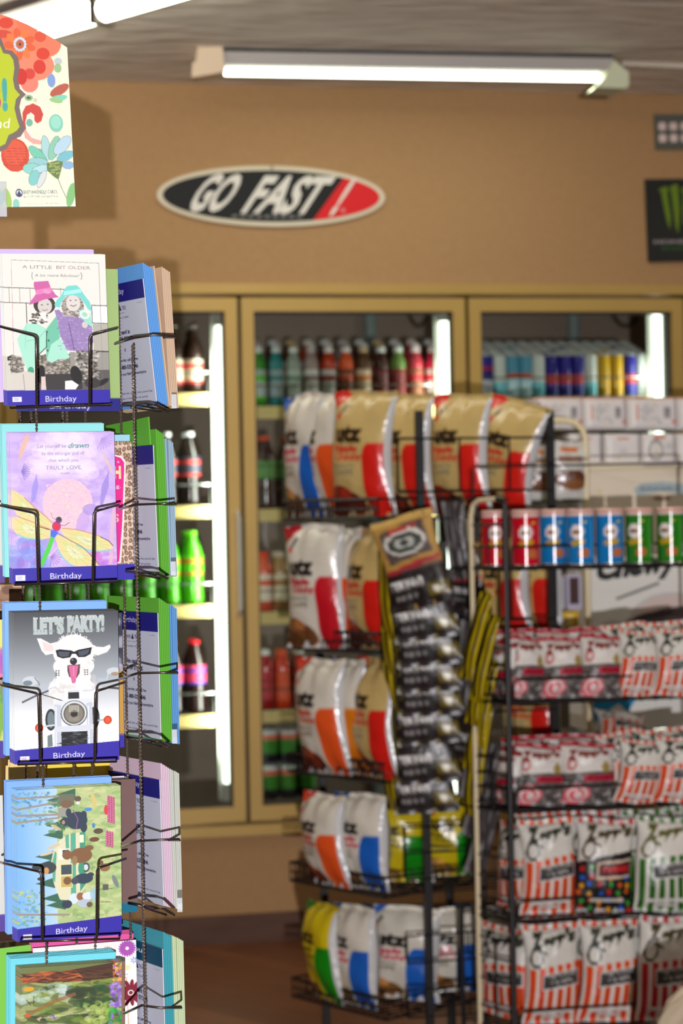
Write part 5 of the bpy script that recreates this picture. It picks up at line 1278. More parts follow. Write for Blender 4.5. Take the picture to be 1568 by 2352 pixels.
for i, L in rows.items():
    for k, (des, xc, Z, yw, yt, sx, lab) in enumerate(L):
        p = at(xc, yt, Z); sz = max(.7, (p.z - zt[i] - .004) / .31)
        roll = -9 * 0
        o = bag(crispm[des], 'crisp_bag', xc, Z, zt[i] + .004, yw, sx, sz, roll=(13 if 'leaning right' in lab else random.uniform(-2, 2)), label=lab)
        if 'leaning right' in lab: p = at(1148, 1176, Z); o.location.x = p.x; o.location.y = p.y

# white bags and small packs behind the far post
a = Art((0, 0, 100, 150), 40, 60, (196, 194, 190)); a.ell(50, 80, 40, 20, (96, 56, 36)).ell(60, 92, 30, 12, (130, 84, 50)).text('Classic', 15, 85, 130, 10, (70, 84, 66), bold=.04).rect(20, 30, 80, 44, (150, 110, 90)).rect(30, 12, 70, 22, (200, 110, 60))
wm = pillow('white_pouch', a, .13, .19, .06, (190, 190, 190), 31)
zz = at(1230, 1178, 5.95).z
bag(wm, 'snack_bag', 1228, 5.98, zz, 5, label='white pouch with brown food picture left of the far rack post')
bag(wm, 'snack_bag', 1305, 6.0, zz, 12, .95, 1.03, label='white pouch with brown food picture right of the far rack post')
for i, (x0, c, y0, y1) in enumerate(((1262, (190, 188, 196), 1325, 1440), (1302, (176, 170, 190), 1318, 1440))):
    p = at(x0, y1 - 40, 5.95); q = at(x0 + 36, y0, 5.95); h = q.z - p.z; w = .042
    mb = MB(c); mb.box(0, w, 0, .04, 0, h); mb.box(.008, w - .008, -.001, 0, h * .15, h * .9, (70, 46, 46))
    o = mb.build('snack_box', 'print'); o.location = p; o.rotation_euler = (0, 0, angw(12)); tag(o, ['pale upright snack box just left of the far rack post foot', 'lilac upright snack box beside the cream tube'][i], 'box')
for i, x0 in enumerate((1238, 1292)):
    p = at(x0, 1445, 5.95); mb = MB((200, 160, 30)); mb.box(0, .045, 0, .05, 0, .048); mb.box(.012, .03, -.001, 0, .008, .04, (226, 200, 120))
    o = mb.build('snack_box', 'print'); o.location = p; o.rotation_euler = (0, 0, angw(12)); tag(o, ['small yellow box left of the rack post, under the canister shelf', 'small yellow box right of the rack post, under the canister shelf'][i], 'box')
for zc in (zz - .004, at(1230, 1446, 5.95).z - .004):
    mb = MB(); q0 = at(1205, 1176, 5.86); q1 = at(1345, 1176, 5.93)
    for k in range(5): mb.tube([(q0.x, q0.y + .04 * k, zc), (q1.x, q1.y + .04 * k, zc)], .002, 4)
    for k in range(12):
        f = k / 11; mb.tube([(q0.x + (q1.x - q0.x) * f, q0.y + (q1.y - q0.y) * f, zc), (q0.x + (q1.x - q0.x) * f, q0.y + (q1.y - q0.y) * f + .17, zc)], .002, 4)
    ck(mb, 'back_shelf')

# ------------------------------------------------------------------ hanging jerky bags
a = Art((0, 0, 100, 150), 60, 90, (70, 58, 56)); P = a.poly
a.rect(0, 0, 100, 84, (172, 132, 66)).rect(0, 0, 100, 10, (196, 160, 92))
P([(8, 20), (84, 12), (90, 66), (12, 74)], (84, 72, 68)); a.ell(48, 42, 36, 22, (206, 204, 196)).ell(48, 44, 30, 16, (60, 66, 60)).ell(48, 44, 18, 9, (176, 178, 172)).ell(48, 44, 8, 5, (50, 50, 50)); a.text('JERKY', 22, 76, 26, 8, (176, 60, 60), bold=.06)
P([(4, 84), (98, 72), (98, 80), (4, 92)], (160, 40, 50)); a.rect(0, 92, 100, 150, (36, 28, 28))
jt = a
def jerk_low(a):
    a.rect(0, 100, 64, 118, (40, 36, 36)).text('TERIYAKI', 4, 60, 115, 11, (220, 218, 214), bold=.06).rect(0, 120, 64, 136, (24, 22, 22)).text('BEEF', 12, 50, 132, 6, (130, 126, 124), bold=.04).rect(66, 116, 100, 136, (96, 82, 14)).ell(80, 126, 7, 6, (220, 216, 200))
    return a
jerk_low(jt)
jm = pillow('jerky_gold', jt, .165, .235, .03, (150, 120, 60), 41, 'jerky_foil', nu=30, nv=40)
a = Art((0, 0, 100, 150), 60, 90, (40, 32, 32)); a.rect(0, 0, 5, 150, (90, 80, 16)).rect(10, 20, 90, 60, (60, 50, 50)); jerk_low(a)
jd = pillow('jerky_dark', a, .165, .235, .03, (120, 104, 30), 42, 'jerky_foil', nu=30, nv=40)
a = Art((0, 0, 100, 150), 60, 90, (176, 152, 4)); a.rect(18, 0, 50, 150, (16, 14, 12)).rect(74, 0, 88, 150, (20, 18, 12))
jy = pillow('jerky_yellow', a, .10, .26, .026, (40, 36, 24), 43, 'jerky_foil', nu=24, nv=34)
a = Art((0, 0, 100, 150), 60, 90, (64, 58, 58)); a.rect(0, 0, 20, 150, (130, 128, 130)).rect(40, 10, 60, 140, (60, 56, 56)).speck(0, 0, 100, 150, [(170, 168, 170), (50, 46, 46)], 40, 8, 20, .4, 5)
js = pillow('jerky_silver', a, .11, .27, .026, (110, 110, 112), 44, 'jerky_foil', nu=24, nv=34)
strip_t = thing('jerky_hook_strip', 'black wire hook strip holding the fanned jerky bags on the rack corner', 'hook strip', at(975, 1200, 5.5))
S0 = Vector(strip_t.location)
mb = MB(); mb.tube([at(985, 1195, 5.54), at(988, 1870, 5.55)], .004, 6); ck(mb, 'hook_rail', 'black', strip_t, S0)
ybs = [1395, 1470, 1530, 1590, 1645, 1710, 1800, 1868]
for k, yb in enumerate(ybs):
    z = at(965, yb, 5.4).z + .232; mb = MB()
    mb.tube([at(986, 1300, 5.54) * 1 + Vector((0, 0, z - at(986, 1300, 5.54).z)), at(972, 1300, 5.36 + .018 * k) + Vector((0, 0, z + .004 - at(972, 1300, 5.36 + .018 * k).z))], .0022, 5)
    ck(mb, 'hook', 'black', strip_t, S0)
jl = ['gold topped jerky bag tilted at the top of the hook strip', 'dark jerky bag just under the gold one', 'dark jerky bag, third down the hook strip', 'dark jerky bag, fourth down the hook strip', 'dark jerky bag, fifth down the hook strip', 'dark jerky bag with yellow corner, sixth down the hook strip', 'dark jerky bag, last but one on the hook strip', 'lowest dark jerky bag just above the green crisp bags']
for k, yb in enumerate(ybs):
    Z = 5.37 + .018 * k; p = at([972, 980, 985, 985, 988, 985, 984, 978][k], yb, Z)
    o = obj('jerky_bag', jm if k == 0 else jd); o.location = p; o.rotation_euler = (rd(-4), rd([-14, -8, -5, -4, -3, -5, -6, -4][k]), angw(-16 if k == 0 else -8)); tag(o, jl[k], 'jerky bag')
for k in range(6):   # edges of the bags behind, to the left
    Z = 5.50 + .01 * k; yb = 1470 + 78 * k; p = at(893 + 1 * k, yb, Z)
    o = obj('jerky_bag', jy); o.location = p; o.rotation_euler = (0, rd(-9 + 1.5 * k), angw(-66)); o.scale = (.7, 1, 1)
    tag(o, f'yellow and black jerky bag edge on at the left of the hook strip, {["first", "second", "third", "fourth", "fifth", "sixth"][k]} down', 'jerky bag')
for k in range(7):   # second cluster to the right, fanned and seen edge on
    Z = 5.40 + .02 * k; yb = 1560 + 52 * k; p = at([1070, 1092, 1082, 1098, 1078, 1092, 1076][k], yb, Z)
    o = obj('jerky_bag', jy); o.location = p; o.rotation_euler = (rd(-3), rd([16, 14, 13, 11, 10, 8, 6][k]), angw(-48)); o.scale = (.42, 1, .86)
    tag(o, f'yellow striped jerky bag fanned out right of the hook strip, {["first", "second", "third", "fourth", "fifth", "sixth", "seventh"][k]} down', 'jerky bag')
for k in range(4):
    p = at([1058, 1072, 1052, 1080][k], [1330, 1400, 1460, 1500][k], 5.62 + .03 * k)
    o = obj('jerky_bag', [js, jm, jd, jm][k]); o.location = p; o.rotation_euler = (0, rd([-6, 5, -3, 8][k]), angw(-30)); o.scale = (.6, 1, .75)
    tag(o, ['grey jerky bag high between the racks, behind the gold jerky bag', 'gold jerky bag half hidden right of the tilted gold one', 'dark jerky bag deep between the racks', 'lower gold jerky bag behind the yellow striped fan'][k], 'jerky bag')
for k in range(5):
    Z = 5.50 + .014 * k; yb = 1660 + 88 * k; p = at(1066 + 5 * k, yb, Z)
    o = obj('jerky_bag', js if k != 1 else jd); o.location = p; o.rotation_euler = (0, rd(6 + 3 * k), angw(-38)); o.scale = (.6, 1, .95)
    tag(o, f'grey silver jerky bag hanging between the two racks, {["topmost", "second", "third", "fourth", "lowest"][k]}', 'jerky bag')
mb = MB(); mb.tube([at(1098, 1320, 5.52), at(1084, 2010, 5.58)], .0035, 6)
o = mb.build('jerky_hook_rail', 'black'); tag(o, 'black wire rail carrying the yellow striped jerky bags', 'hook strip')
# ------------------------------------------------------------------ paper packs, carton display and its cream tube frame
DZ = 6.2
a = Art((0, 0, 110, 75), 66, 45, (214, 208, 206)); a.rect(0, 0, 110, 4, (190, 130, 100)).rect(14, 18, 20, 52, (206, 120, 90)).speck(24, 18, 66, 56, [(170, 166, 166), (190, 184, 182)], 50, 5, 1.6, .8, 2, 0).rect(80, 24, 96, 48, (150, 146, 146)).rect(82, 27, 94, 30, (110, 108, 108)).rect(82, 34, 94, 37, (110, 108, 108)).ell(56, 16, 3, 3, (214, 180, 80)).ell(70, 58, 3, 4, (130, 150, 150)).ell(54, 62, 3, 2, (214, 190, 90)).rect(100, 54, 110, 60, (214, 90, 50))
p_a = a
a = Art((0, 0, 80, 70), 50, 44, (216, 210, 208)); a.rect(26, 8, 54, 13, (190, 96, 60)).rect(30, 22, 52, 25, (170, 170, 172)).rect(32, 30, 50, 33, (176, 176, 178)).rect(32, 38, 48, 41, (180, 180, 182)).ell(28, 52, 3, 3, (214, 186, 90))
p_b = a
a = Art((0, 0, 80, 70), 50, 44, (216, 210, 208)); a.rect(26, 5, 56, 10, (190, 96, 60)).ell(30, 36, 19, 22, (120, 124, 120)).ell(30, 36, 15, 18, (214, 208, 206)).ell(32, 44, 3, 4, (214, 176, 70)).rect(56, 20, 74, 36, (190, 190, 192))
p_c = a
def pack(name, art, x0, x1, y0, y1, Z, depth, label, yaw=11.7, cat='paper pack'):
    p = at(x0, y1, Z); w = (x1 - x0) / FPX * Z; h = (y1 - y0) / FPX * Z
    C = art.done(); H, W = C.shape[:2]
    n, k = 28, 20
    u = np.linspace(0, 1, n); v = np.linspace(1, 0, k); U, V_ = np.meshgrid(u, v)
    e = (np.clip(1 - np.abs(2 * U - 1) ** 6, 0, 1) * np.clip(1 - np.abs(2 * V_ - 1) ** 6, 0, 1)) ** .5
    Vs = np.stack([U * w, -.012 * e + .012, V_ * h], -1).reshape(-1, 3)
    Cc = C[np.clip(((1 - V_) * H).astype(int), 0, H - 1), np.clip((U * W).astype(int), 0, W - 1)].reshape(-1, 3)
    idx = np.arange(n * k).reshape(k, n)
    Q = np.stack([idx[:-1, :-1], idx[1:, :-1], idx[1:, 1:], idx[:-1, 1:]], -1).reshape(-1, 4).tolist()
    ring = list(idx[0]) + list(idx[1:, -1]) + list(idx[-1, ::-1][1:]) + list(idx[::-1, 0][1:-1])
    back = Vs[ring] + np.array([0, depth, 0]); nb = len(Vs); m_ = len(ring)
    F = Q + [(ring[i], ring[(i + 1) % m_], nb + (i + 1) % m_, nb + i) for i in range(m_)] + [tuple(nb + i for i in range(m_))]
    me = raw_mesh(name, np.vstack([Vs, back]), F, np.vstack([Cc, np.tile(lin((208, 204, 202)), (m_, 1))]), ['print'], None, True)
    o = obj(name, me); o.location = p; o.rotation_euler = (0, 0, angw(yaw)); return tag(o, label, cat)
for x0, x1, lab in ((1240, 1343, 'white paper pack, leftmost of the upper row, half behind the rack post'), (1346, 1443, 'white paper pack, second of the upper row below the silver cans'), (1448, 1560, 'white paper pack, third of the upper row near the right edge'), (1564, 1670, 'white paper pack of the upper row cut by the right edge')):
    pack('paper_pack', p_a, x0, x1, 912, 987, DZ, .16, lab)
for x0, x1, ar, lab in ((1312, 1386, p_b, 'small white paper pack of the lower row beside the cream tube'), (1394, 1475, p_b, 'small white paper pack of the lower row with a red brown heading'), (1480, 1555, p_c, 'small white paper pack of the lower row with a grey ring print'), (1560, 1640, p_b, 'small white paper pack of the lower row at the right edge')):
    pack('paper_pack', ar, x0, x1, 996, 1070, DZ - .0, .16, lab)
a = Art((0, 0, 240, 600), 160, 400, (214, 212, 206)); P = a.poly
a.rect(0, 0, 240, 225, (216, 204, 184)); P([(96, 62), (110, 50), (150, 46), (190, 50), (200, 62), (196, 76), (150, 68), (102, 76)], (160, 176, 182)); a.text('BAKERY', 108, 188, 66, 8, (120, 130, 140), bold=.04).ell(150, 84, 18, 6, (150, 120, 104)).ell(30, 66, 5, 5, (200, 196, 150))
a.text('Chewy', 18, 175, 262, 44, (40, 40, 42), shear=.2, bold=.06, slope=-.12); a.line([(60, 306), (140, 274)], 6, (110, 110, 112))
a.ell(165, 360, 84, 66, (190, 186, 184)).ell(165, 362, 79, 61, (198, 180, 174)); P([(75, 355), (150, 330), (240, 320), (240, 395), (170, 392), (130, 376), (90, 376)], (96, 84, 90)); P([(150, 352), (240, 348), (240, 386), (160, 382)], (120, 106, 112)); a.ell(130, 345, 40, 8, (60, 54, 58), 1, -.15)
a.ell(50, 388, 32, 34, (176, 174, 172)).ell(50, 390, 28, 30, (204, 188, 184)); a.rect(0, 425, 240, 600, (212, 212, 206))
P([(8, 520), (100, 520), (76, 560), (60, 540), (30, 560), (12, 585)], (30, 140, 196)); a.line([(120, 470), (225, 470)], 3, (176, 176, 176))
carton = thing('carton_display', 'tall white printed carton behind the canister rack under the paper packs', 'carton', at(1351, 1680, DZ - .02))
me = slab_mesh('carton', a, 240 / FPX * DZ * 1.25, (1690 - 1074) / FPX * DZ, .17, (200, 196, 188), ('card', 'card'))
o = obj('carton_box', me, carton); carton.rotation_euler = (0, 0, angw(12))
fr = thing('cream_frame', 'cream rounded tube frame standing left of the white carton', 'display rack', at(1348, 2300, 6.02)); FR0 = Vector((fr.location.x, fr.location.y, 0)); fr.location = FR0
mb = MB()
yb_ = 2352
arc = [at(1230, 985, 6.04), at(1236, 972, 6.04), at(1250, 966, 6.03)] + [at(1300, 966, 6.02), at(1322, 972, 6.01), at(1338, 988, 6.0), at(1345, 1010, 6.0)]
leg = at(1350, 1700, 6.0); bot = Vector((leg.x, leg.y, .0)); leg2 = arc[0]
mb.tube([Vector((leg2.x, leg2.y, 0)), leg2] + arc[1:] + [at(1347, 1200, 6.0), Vector((at(1347, 1300, 6.0).x, at(1347, 1300, 6.0).y, .0))], .0088, 10)
o = mb.build('frame_tube', 'cream', fr, FR0, True); o.location = (0, 0, 0)
mb = MB()
for yy in (1076, 1690):
    for k in range(4): q = at(1300, yy, DZ - .02 + .05 * k); q2 = at(1720, yy, DZ - .02 + .05 * k); mb.tube([(q.x, q.y, q.z - .004), (q2.x, q2.y, q.z - .004)], .0025, 5)
o = mb.build('frame_shelf', 'cream', fr, FR0); o.location = (0, 0, 0)

# ------------------------------------------------------------------ the canister and small bag rack
QC = at(1160, 1176, 5.35); QC = Vector((QC.x, QC.y, 0))
dD = Vector((math.cos(rd(2.5)), math.sin(rd(2.5)), 0)); bD = Vector((-dD.y, dD.x, 0))
a_ = angw(-53); tD = Vector((math.cos(a_), math.sin(a_), 0))
drack = thing('snack_rack', 'black wire rack with chip canisters over striped bags, right foreground', 'display rack', QC)
def dk(mb, name, mats='black'): return ck(mb, name, mats, drack, QC)
LD = .74
ztop = at(1160, 1148, 5.35).z
S0_ = QC - tD * .13                     # rear left corner
mb = MB(); mb.tube([QC + Vector((0, 0, 0)), QC + Vector((0, 0, ztop - .01)), QC - tD * .012 + Vector((0, 0, ztop)), QC - tD * .03 + Vector((0, 0, ztop + .003))], .0072, 8); dk(mb, 'post')
mb = MB(); mb.tube([QC - tD * .03 + Vector((0, 0, ztop + .003)), S0_ + tD * .03 + Vector((0, 0, ztop)), S0_ + tD * .008 + Vector((0, 0, ztop - .012)), S0_ + Vector((0, 0, ztop - .04)), S0_ + Vector((0, 0, 0))], .0062, 8); dk(mb, 'post', 'cream')
E_ = QC + dD * LD
for q in (E_, E_ + bD * .25, QC + bD * .32 + dD * .03):
    mb = MB(); mb.tube([q, q + Vector((0, 0, ztop))], .0072, 8); dk(mb, 'post')
def dz_(y): return at(1168, y, 5.35).z
mb = MB()
for y in (1072, 1135):
    pass
q0 = at(1086, 1134, 5.5); q1 = at(1086, 1074, 5.5); q2 = at(1600, 1062, 5.56); q3 = at(1600, 1122, 5.56)
mb.tube([q0, q1 + Vector((0, 0, -.008)), q1 + dD * .008, q2], .003, 6)
mb.tube([at(1040, 1148, 5.47), at(1168, 1146, 5.5)], .0026, 5)
mb.tube([q2, Vector((q2.x, q2.y, .0))], .0045, 6); mb.tube([q0, Vector((q0.x, q0.y, at(1086, 1300, 5.5).z))], .003, 6)
dk(mb, 'top_rail')
# tiers: (floor height at the near post in picture rows, guard rows above it)
tiers = [(1306, (1256,), (1205, 1256)), (1616, (1563,), (1490, 1530, 1563, 1600)), (1866, (1815,), (1745, 1782, 1815, 1850)), (2117, (2072,), (1975, 2022, 2072, 2100)), (2372, (2326,), (2165, 2210, 2262, 2326))]
zD = []
for i, (yf, guards, sides) in enumerate(tiers):
    z = dz_(yf); zD.append(z); mb = MB(); V3 = Vector
    mb.tube([QC + V3((0, 0, z)), QC + dD * LD + V3((0, 0, z))], 0.0058 if i == 0 else .0046, 6)
    mb.tube([S0_ + V3((0, 0, z)), QC + V3((0, 0, z))], .0034, 6)
    for y in guards:
        zg = dz_(y)
        mb.tube([QC + dD * .012 + V3((0, 0, z)), QC + dD * .014 + V3((0, 0, zg - .008)), QC + dD * .024 + V3((0, 0, zg)), QC + dD * LD + V3((0, 0, zg))], .0032, 6)
    dk(mb, 'guard_wire')
    mb = MB()
    for y in sides: mb.tube([S0_ + V3((0, 0, dz_(y))), QC + V3((0, 0, dz_(y)))], .003, 5)
    for f in (.5,): p = S0_ + tD * .065; mb.tube([p + V3((0, 0, z)), p + V3((0, 0, dz_(sides[0])))], .0022, 5)
    dk(mb, 'side_wire')
    mb = MB()
    for k in range(9): q = bD * (.03 * k) + V3((0, 0, z - .003)); s_ = S0_ if k > 4 else QC; mb.tube([QC + q - dD * (.0 + .012 * min(k, 6)), QC + dD * LD + q], .0022, 4)
    for k in range(20): p = QC + dD * (LD * k / 19) + V3((0, 0, z - .006)); mb.tube([p, p + bD * .27], .0016, 4)
    dk(mb, 'shelf_floor')

# canisters
def canister(key, base, vtext=False):
    a = Art((0, 0, 314, 170), 157, 85, base); P = a.poly
    dark = tuple(int(v * .6) for v in base)
    a.rect(0, 0, 314, 6, (214, 190, 180)).rect(0, 164, 314, 170, (180, 175, 170))
    for x in (70, 227):
        a.ell(x, 60, 26, 24, (226, 214, 208)).rect(x - 16, 56, x + 16, 66, (110, 66, 44)); P([(x - 26, 90), (x + 28, 84), (x + 24, 104), (x - 22, 106)], (190, 150, 30)); a.ell(x + 24, 128, 22, 16, (176, 104, 60)).ell(x + 30, 30, 6, 5, (206, 190, 60))
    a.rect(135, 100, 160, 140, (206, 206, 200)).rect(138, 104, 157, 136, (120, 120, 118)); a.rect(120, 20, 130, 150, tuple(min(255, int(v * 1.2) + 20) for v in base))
    C = a.done(); H, W = C.shape[:2]; r, h = .0345, .129
    n = 40; k = 30; V = []; CC = []
    for i in range(k):
        for j in range(n):
            t = 2 * PI * j / n; V.append((r * math.cos(t), r * math.sin(t), h * i / (k - 1))); CC.append(C[min(H - 1, int((1 - i / (k - 1)) * (H - 1))), int(j / n * W)])
    F = [(i * n + j, i * n + (j + 1) % n, (i + 1) * n + (j + 1) % n, (i + 1) * n + j) for i in range(k - 1) for j in range(n)]
    F.append(tuple(range(n))[::-1])
    me = raw_mesh('canister_' + key, V, F, CC, ['can'], None, True)
    return me
lid = MB(); lid.lathe([(.0352, 0, (208, 150, 140)), (.0354, .008, (222, 176, 164)), (.033, .011, (226, 190, 180)), (.0325, .009, (214, 170, 160))], 32)
lidm = raw_mesh('canister_lid', lid.V, lid.F, lid.C, ['plastic'], None, True)
rimb = MB(); rimb.lathe([(.0348, 0, (170, 168, 165)), (.0352, .002, (190, 188, 184)), (.0350, .004, (170, 168, 165))], 32)
rimm = raw_mesh('canister_rim', rimb.V, rimb.F, rimb.C, ['metal'], None, True)
cm = {'red': canister('red', (186, 14, 36)), 'blue': canister('blue', (14, 112, 176)), 'green': canister('green', (36, 112, 26))}
cl_ = [('red', 1137, 5.46, -.6, 'red chip canister seen half behind the rack corner post'), ('red', 1207, 5.40, 2.55, 'red chip canister just right of the rack corner post'), ('blue', 1272, 5.47, 2.4, 'blue chip canister, leftmost of three, set back'), ('blue', 1333, 5.41, 2.25, 'blue chip canister, middle of three'), ('blue', 1400, 5.42, 2.6, 'blue chip canister next to the green ones'),
       ('green', 1468, 5.43, 2.1, 'green chip canister next to the blue ones'), ('green', 1540, 5.44, 2.05, 'green chip canister at the right edge'), ('green', 1612, 5.45, 2.2, 'green chip canister cut off by the right edge')]
for i, (k, x, Z, rot, lab) in enumerate(cl_):
    p = at(x, 1240, Z)
    t = thing('chip_canister', lab, 'canister', (p.x, p.y, zD[0] + .004), rot + .5)
    obj('canister_body', cm[k], t); o = obj('canister_lid', lidm, t); o.location = (0, 0, .129); o = obj('canister_rim', rimm, t)

# striped bags
def art_stripe(c, word, K1=(36, 40, 26), box='dark', top=(70, 40, 20)):
    a = Art((0, 0, 100, 160), 96, 154, (206, 202, 194)); P = a.poly
    for k in range(6): x = 4 + k * 17; a.rect(x, 0, x + 9, 9, c); a.rect(x, 72 - k * 2.6, x + 10, 160, c)
    for k in range(6): x = 4 + k * 17; a.rect(x + 2.5, 100, x + 7.5, 150, tuple(int(v * .82) for v in c), .7)
    a.text('Z', 10, 30, 40, 24, K1, shear=.2, bold=.09, slope=-.1).text("app's", 32, 94, 36, 17, K1, shear=.1, bold=.08, slope=-.16); a.ell(18, 53, 12, 17, K1, 1, .3).ell(18, 53, 8, 12.5, (206, 202, 194), 1, .3); a.line([(29, 42), (36, 46)], 4, K1)
    P([(26, 80), (97, 70), (97, 96), (26, 106)], (206, 204, 200)); P([(28, 82), (95, 72.5), (95, 93.5), (28, 103)], (54, 54, 54)); a.text('KETTLE COOKED', 40, 92, 86, 5, (176, 174, 170), slope=-.13, bold=.03).text('CHIPS', 42, 86, 95, 5, (176, 174, 170), slope=-.11, bold=.03)
    P([(20, 138), (84, 134), (84, 140), (20, 144)], (206, 204, 200)); P([(30, 146), (70, 144), (70, 149), (30, 151)], (200, 198, 194)); return a
def art_dots():
    a = art_stripe((180, 40, 30), '', (60, 46, 16)); P = a.poly; P([(0, 74), (100, 52), (100, 160), (0, 160)], (24, 24, 24))
    rg = random.Random(5); cs = [(190, 30, 34), (216, 150, 30), (60, 150, 50), (30, 90, 190), (200, 90, 30)]
    for i in range(6):
        for j in range(6): a.ell(8 + i * 17 + rg.uniform(-3, 3), 84 + j * 14 + rg.uniform(-3, 3), 4, 5, cs[(i * 2 + j * 3) % 5])
    P([(34, 74), (98, 66), (98, 98), (34, 104)], (206, 180, 160)); P([(38, 78), (95, 71), (95, 94), (38, 99)], (44, 14, 14)); a.text('VOODOO', 42, 93, 92, 9, (196, 30, 40), bold=.08, slope=-.1); P([(26, 136), (84, 134), (84, 140), (26, 142)], (190, 186, 180)); return a
def art_swirl():
    a = Art((0, 0, 100, 160), 72, 115, (208, 202, 196)); P = a.poly; a.rect(0, 0, 100, 12, (166, 20, 40))
    P([(0, 84), (100, 70), (100, 160), (0, 160)], (84, 78, 76)); a.speck(0, 84, 100, 158, [(160, 156, 154), (40, 38, 38), (190, 186, 184)], 120, 3, 3, .8, 3)
    K1 = (120, 44, 40); a.text('Z', 8, 24, 46, 22, K1, shear=.2, bold=.09).text("app's", 26, 88, 38, 15, K1, shear=.1, bold=.07, slope=-.14); a.ell(15, 60, 9, 14, (186, 40, 50), 1, .3).ell(15, 60, 5.5, 10, (208, 202, 196), 1, .3)
    P([(34, 88), (94, 80), (94, 96), (34, 104)], (170, 20, 50)); a.text('SPICY', 40, 90, 98, 7, (120, 10, 34), bold=.06, slope=-.1); P([(72, 60), (82, 44), (90, 60), (88, 74), (74, 74)], (150, 130, 70))
    a.ell(26, 134, 25, 26, (206, 96, 106)).ell(26, 134, 19, 20, (216, 196, 190)).ell(26, 136, 14, 15, (206, 80, 96)).ell(28, 138, 8, 9, (220, 200, 196)); P([(2, 148), (22, 160), (2, 160)], (200, 20, 50)); return a
sb = {'orange': art_stripe((212, 64, 8), ''), 'green': art_stripe((36, 98, 18), '', (76, 78, 20)), 'red': art_stripe((178, 22, 36), '', (60, 50, 20)), 'dots': art_dots(), 'swirl': art_swirl()}
sbm = {k: pillow('small_bag_' + k, v, .14, .235, .06, (170, 172, 170), 60 + i, 'metalized', nu=56, nv=90) for i, (k, v) in enumerate(sb.items())}
def sbag(des, x, ytop, tier, Z, yaw, wpx, lab, roll=0, lean=-5):
    z = zD[tier] + .004; p = at(x, ytop, Z); return bag(sbm[des], 'striped_bag', x, Z, z, yaw, wpx / FPX * Z / .128, (p.z - z) / .232, roll, lean, lab)
def sdup(o, dx, dy, lab, roll=None, dz=0, sc=1.0):
    c = o.copy(); col.objects.link(c); c.location = o.location + dD * dx + bD * dy + Vector((0, 0, dz)); c['label'] = lab
    if roll is not None: c.rotation_euler[1] = rd(roll)
    c.scale = Vector(o.scale) * sc; return c
F5 = 5.43
# first small row
r1 = [('swirl', 1195, 1462, 12, 92, 'second from the left', 'small pink swirl bag', 8), ('swirl', 1288, 1464, 6, 100, 'third from the left', 'small pink swirl bag', 2), ('swirl', 1372, 1458, 8, 96, 'fourth from the left', 'small pink swirl bag', 6), ('orange', 1452, 1450, 8, 92, 'fifth from the left', 'small orange striped bag', 8), ('orange', 1545, 1446, 6, 100, 'at the right edge', 'small orange striped bag', 5), ('orange', 1640, 1446, 8, 92, 'past the right edge', 'small orange striped bag', 5)]
for k, (d, x, yt, yw, w, pos, nm, rl) in enumerate(r1):
    o = sbag(d, x, yt, 1, F5 + .01 * (k % 2), yw, w, f'{nm}, {pos} under the canisters', rl, -12)
    sdup(o, .02, .07, f'{nm} behind, {pos} under the canisters', 4 - rl, .006, 1.06)
sbag('swirl', 1143, 1475, 1, 5.46, -62, 80, 'pink swirl bag turned edge on, left end under the canisters', 4)
r2 = [('swirl', 1226, 1712, 8, 112, 'second from the left', 'pink swirl bag', 6), ('swirl', 1338, 1708, 6, 120, 'third from the left', 'pink swirl bag', 4), ('orange', 1448, 1702, 10, 96, 'fourth from the left', 'orange striped bag', 10), ('orange', 1545, 1696, 6, 108, 'at the right edge', 'orange striped bag', 6), ('orange', 1650, 1700, 6, 100, 'past the right edge', 'orange striped bag', 6)]
for k, (d, x, yt, yw, w, pos, nm, rl) in enumerate(r2):
    o = sbag(d, x, yt, 2, F5 + .01 * (k % 2), yw, w, f'{nm}, {pos} in the second bag row', rl, -10)
    sdup(o, .015, .07, f'{nm} behind, {pos} in the second bag row', 3 - rl, .006, 1.06)
sbag('swirl', 1150, 1722, 2, 5.46, -62, 84, 'pink swirl bag turned edge on at the left of the second bag row', 4)
p = at(1435, 1712, 5.50); o = obj('striped_bag', sbm['orange']); o.location = p; o.rotation_euler = (rd(-70), rd(10), angw(0)); o.scale = (.95, .8, .8); tag(o, 'orange striped bag lying on top of the second bag row', 'snack bag')
r3 = [('orange', 1244, 1884, 7, 122, 'second from the left', 'orange striped bag', 0), ('dots', 1368, 1884, 4, 128, 'next to the orange one', 'black bag with coloured dots', 3), ('green', 1505, 1880, 6, 132, 'at the right', 'green striped bag', 4), ('green', 1640, 1880, 6, 120, 'past the right edge', 'green striped bag', 4)]
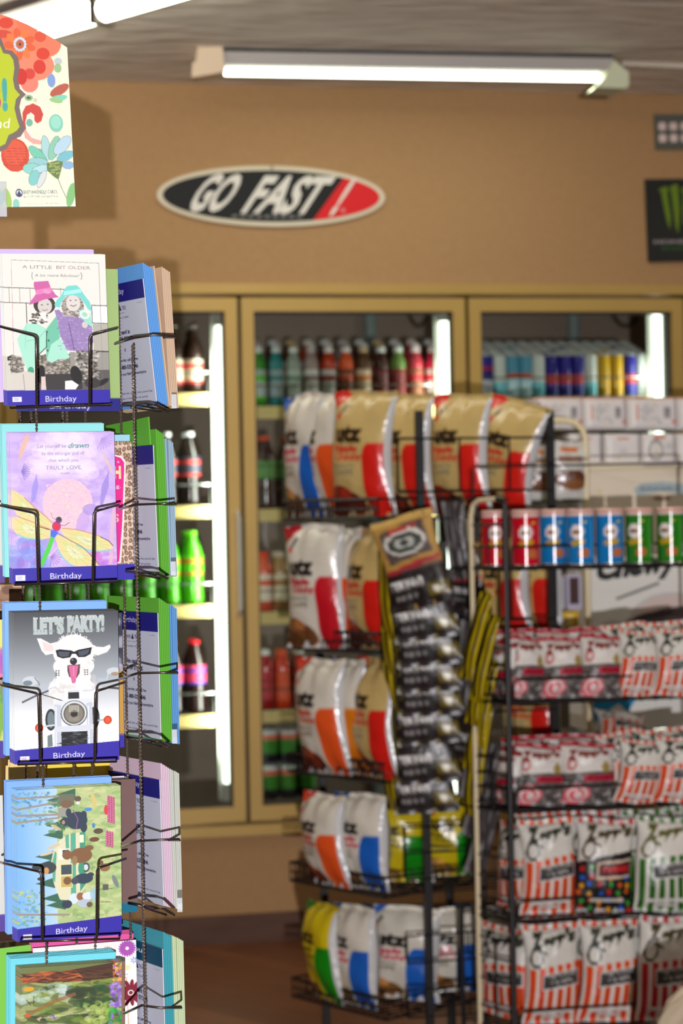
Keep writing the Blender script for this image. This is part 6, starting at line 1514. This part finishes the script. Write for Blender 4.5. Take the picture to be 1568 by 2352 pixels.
for k, (d, x, yt, yw, w, pos, nm, rl) in enumerate(r3):
    o = sbag(d, x, yt, 3, F5 - .01 + .012 * (k % 2), yw, w, f'large {nm}, {pos} in the third bag row', rl, -4)
    sdup(o, .01, .065, f'{nm} behind, {pos} in the third bag row', 2 - rl, .004, 1.03)
sbag('orange', 1160, 1895, 3, 5.47, -56, 110, 'orange striped bag turned left at the end of the third bag row', 2)
r4 = [('orange', 1246, 2126, 8, 124, 'behind the rack corner post', 'orange striped bag', 1), ('orange', 1374, 2118, 8, 130, 'in the middle', 'orange striped bag', 3), ('red', 1505, 2110, 6, 134, 'at the right', 'red striped bag', 5), ('red', 1640, 2115, 6, 124, 'past the right edge', 'red striped bag', 5)]
for k, (d, x, yt, yw, w, pos, nm, rl) in enumerate(r4):
    o = sbag(d, x, yt, 4, F5 - .015 + .012 * (k % 2), yw, w, f'large {nm}, {pos} of the lowest bag row', rl, -4)
    sdup(o, .012, .065, f'large {nm} behind, {pos} of the lowest bag row', 2 - rl, .004, 1.03)
sbag('orange', 1128, 2130, 4, 5.50, -50, 150, 'orange striped bag turned left at the end of the lowest bag row', 3)

# crumpled paper sack whose top shows in the lower right corner
rg = random.Random(9); V = []; F = []; n = 28; k = 20; H = .445; R = .125
pc = at(1622, 1176, 4.6)
for i in range(k):
    f = i / (k - 1)
    for j in range(n):
        t = 2 * PI * j / n; s_ = (1 if f < .7 else max(0.02, max(0, 1 - ((f - .7) / .3) ** 2.2) ** .5)); r = R * s_ * (1 + .05 * math.sin(t * 5 + f * 6) + .03 * rg.uniform(-1, 1))
        V.append((r * math.cos(t), r * math.sin(t) * .9, H * f + .004 * rg.uniform(-1, 1) * (0 < i < k - 1)))
for i in range(k - 1):
    for j in range(n): F.append((i * n + j, i * n + (j + 1) % n, (i + 1) * n + (j + 1) % n, (i + 1) * n + j))
F.append(tuple(range(n))[::-1]); F.append(tuple((k - 1) * n + j for j in range(n)))
o = obj('paper_sack', raw_mesh('paper_sack', V, F, np.tile(lin((196, 180, 156)), (len(V), 1)), ['paper'], None, False)); o.location = (pc.x, pc.y, 0)
tag(o, 'crumpled cream paper sack, only its top in the lower right corner', 'sack')
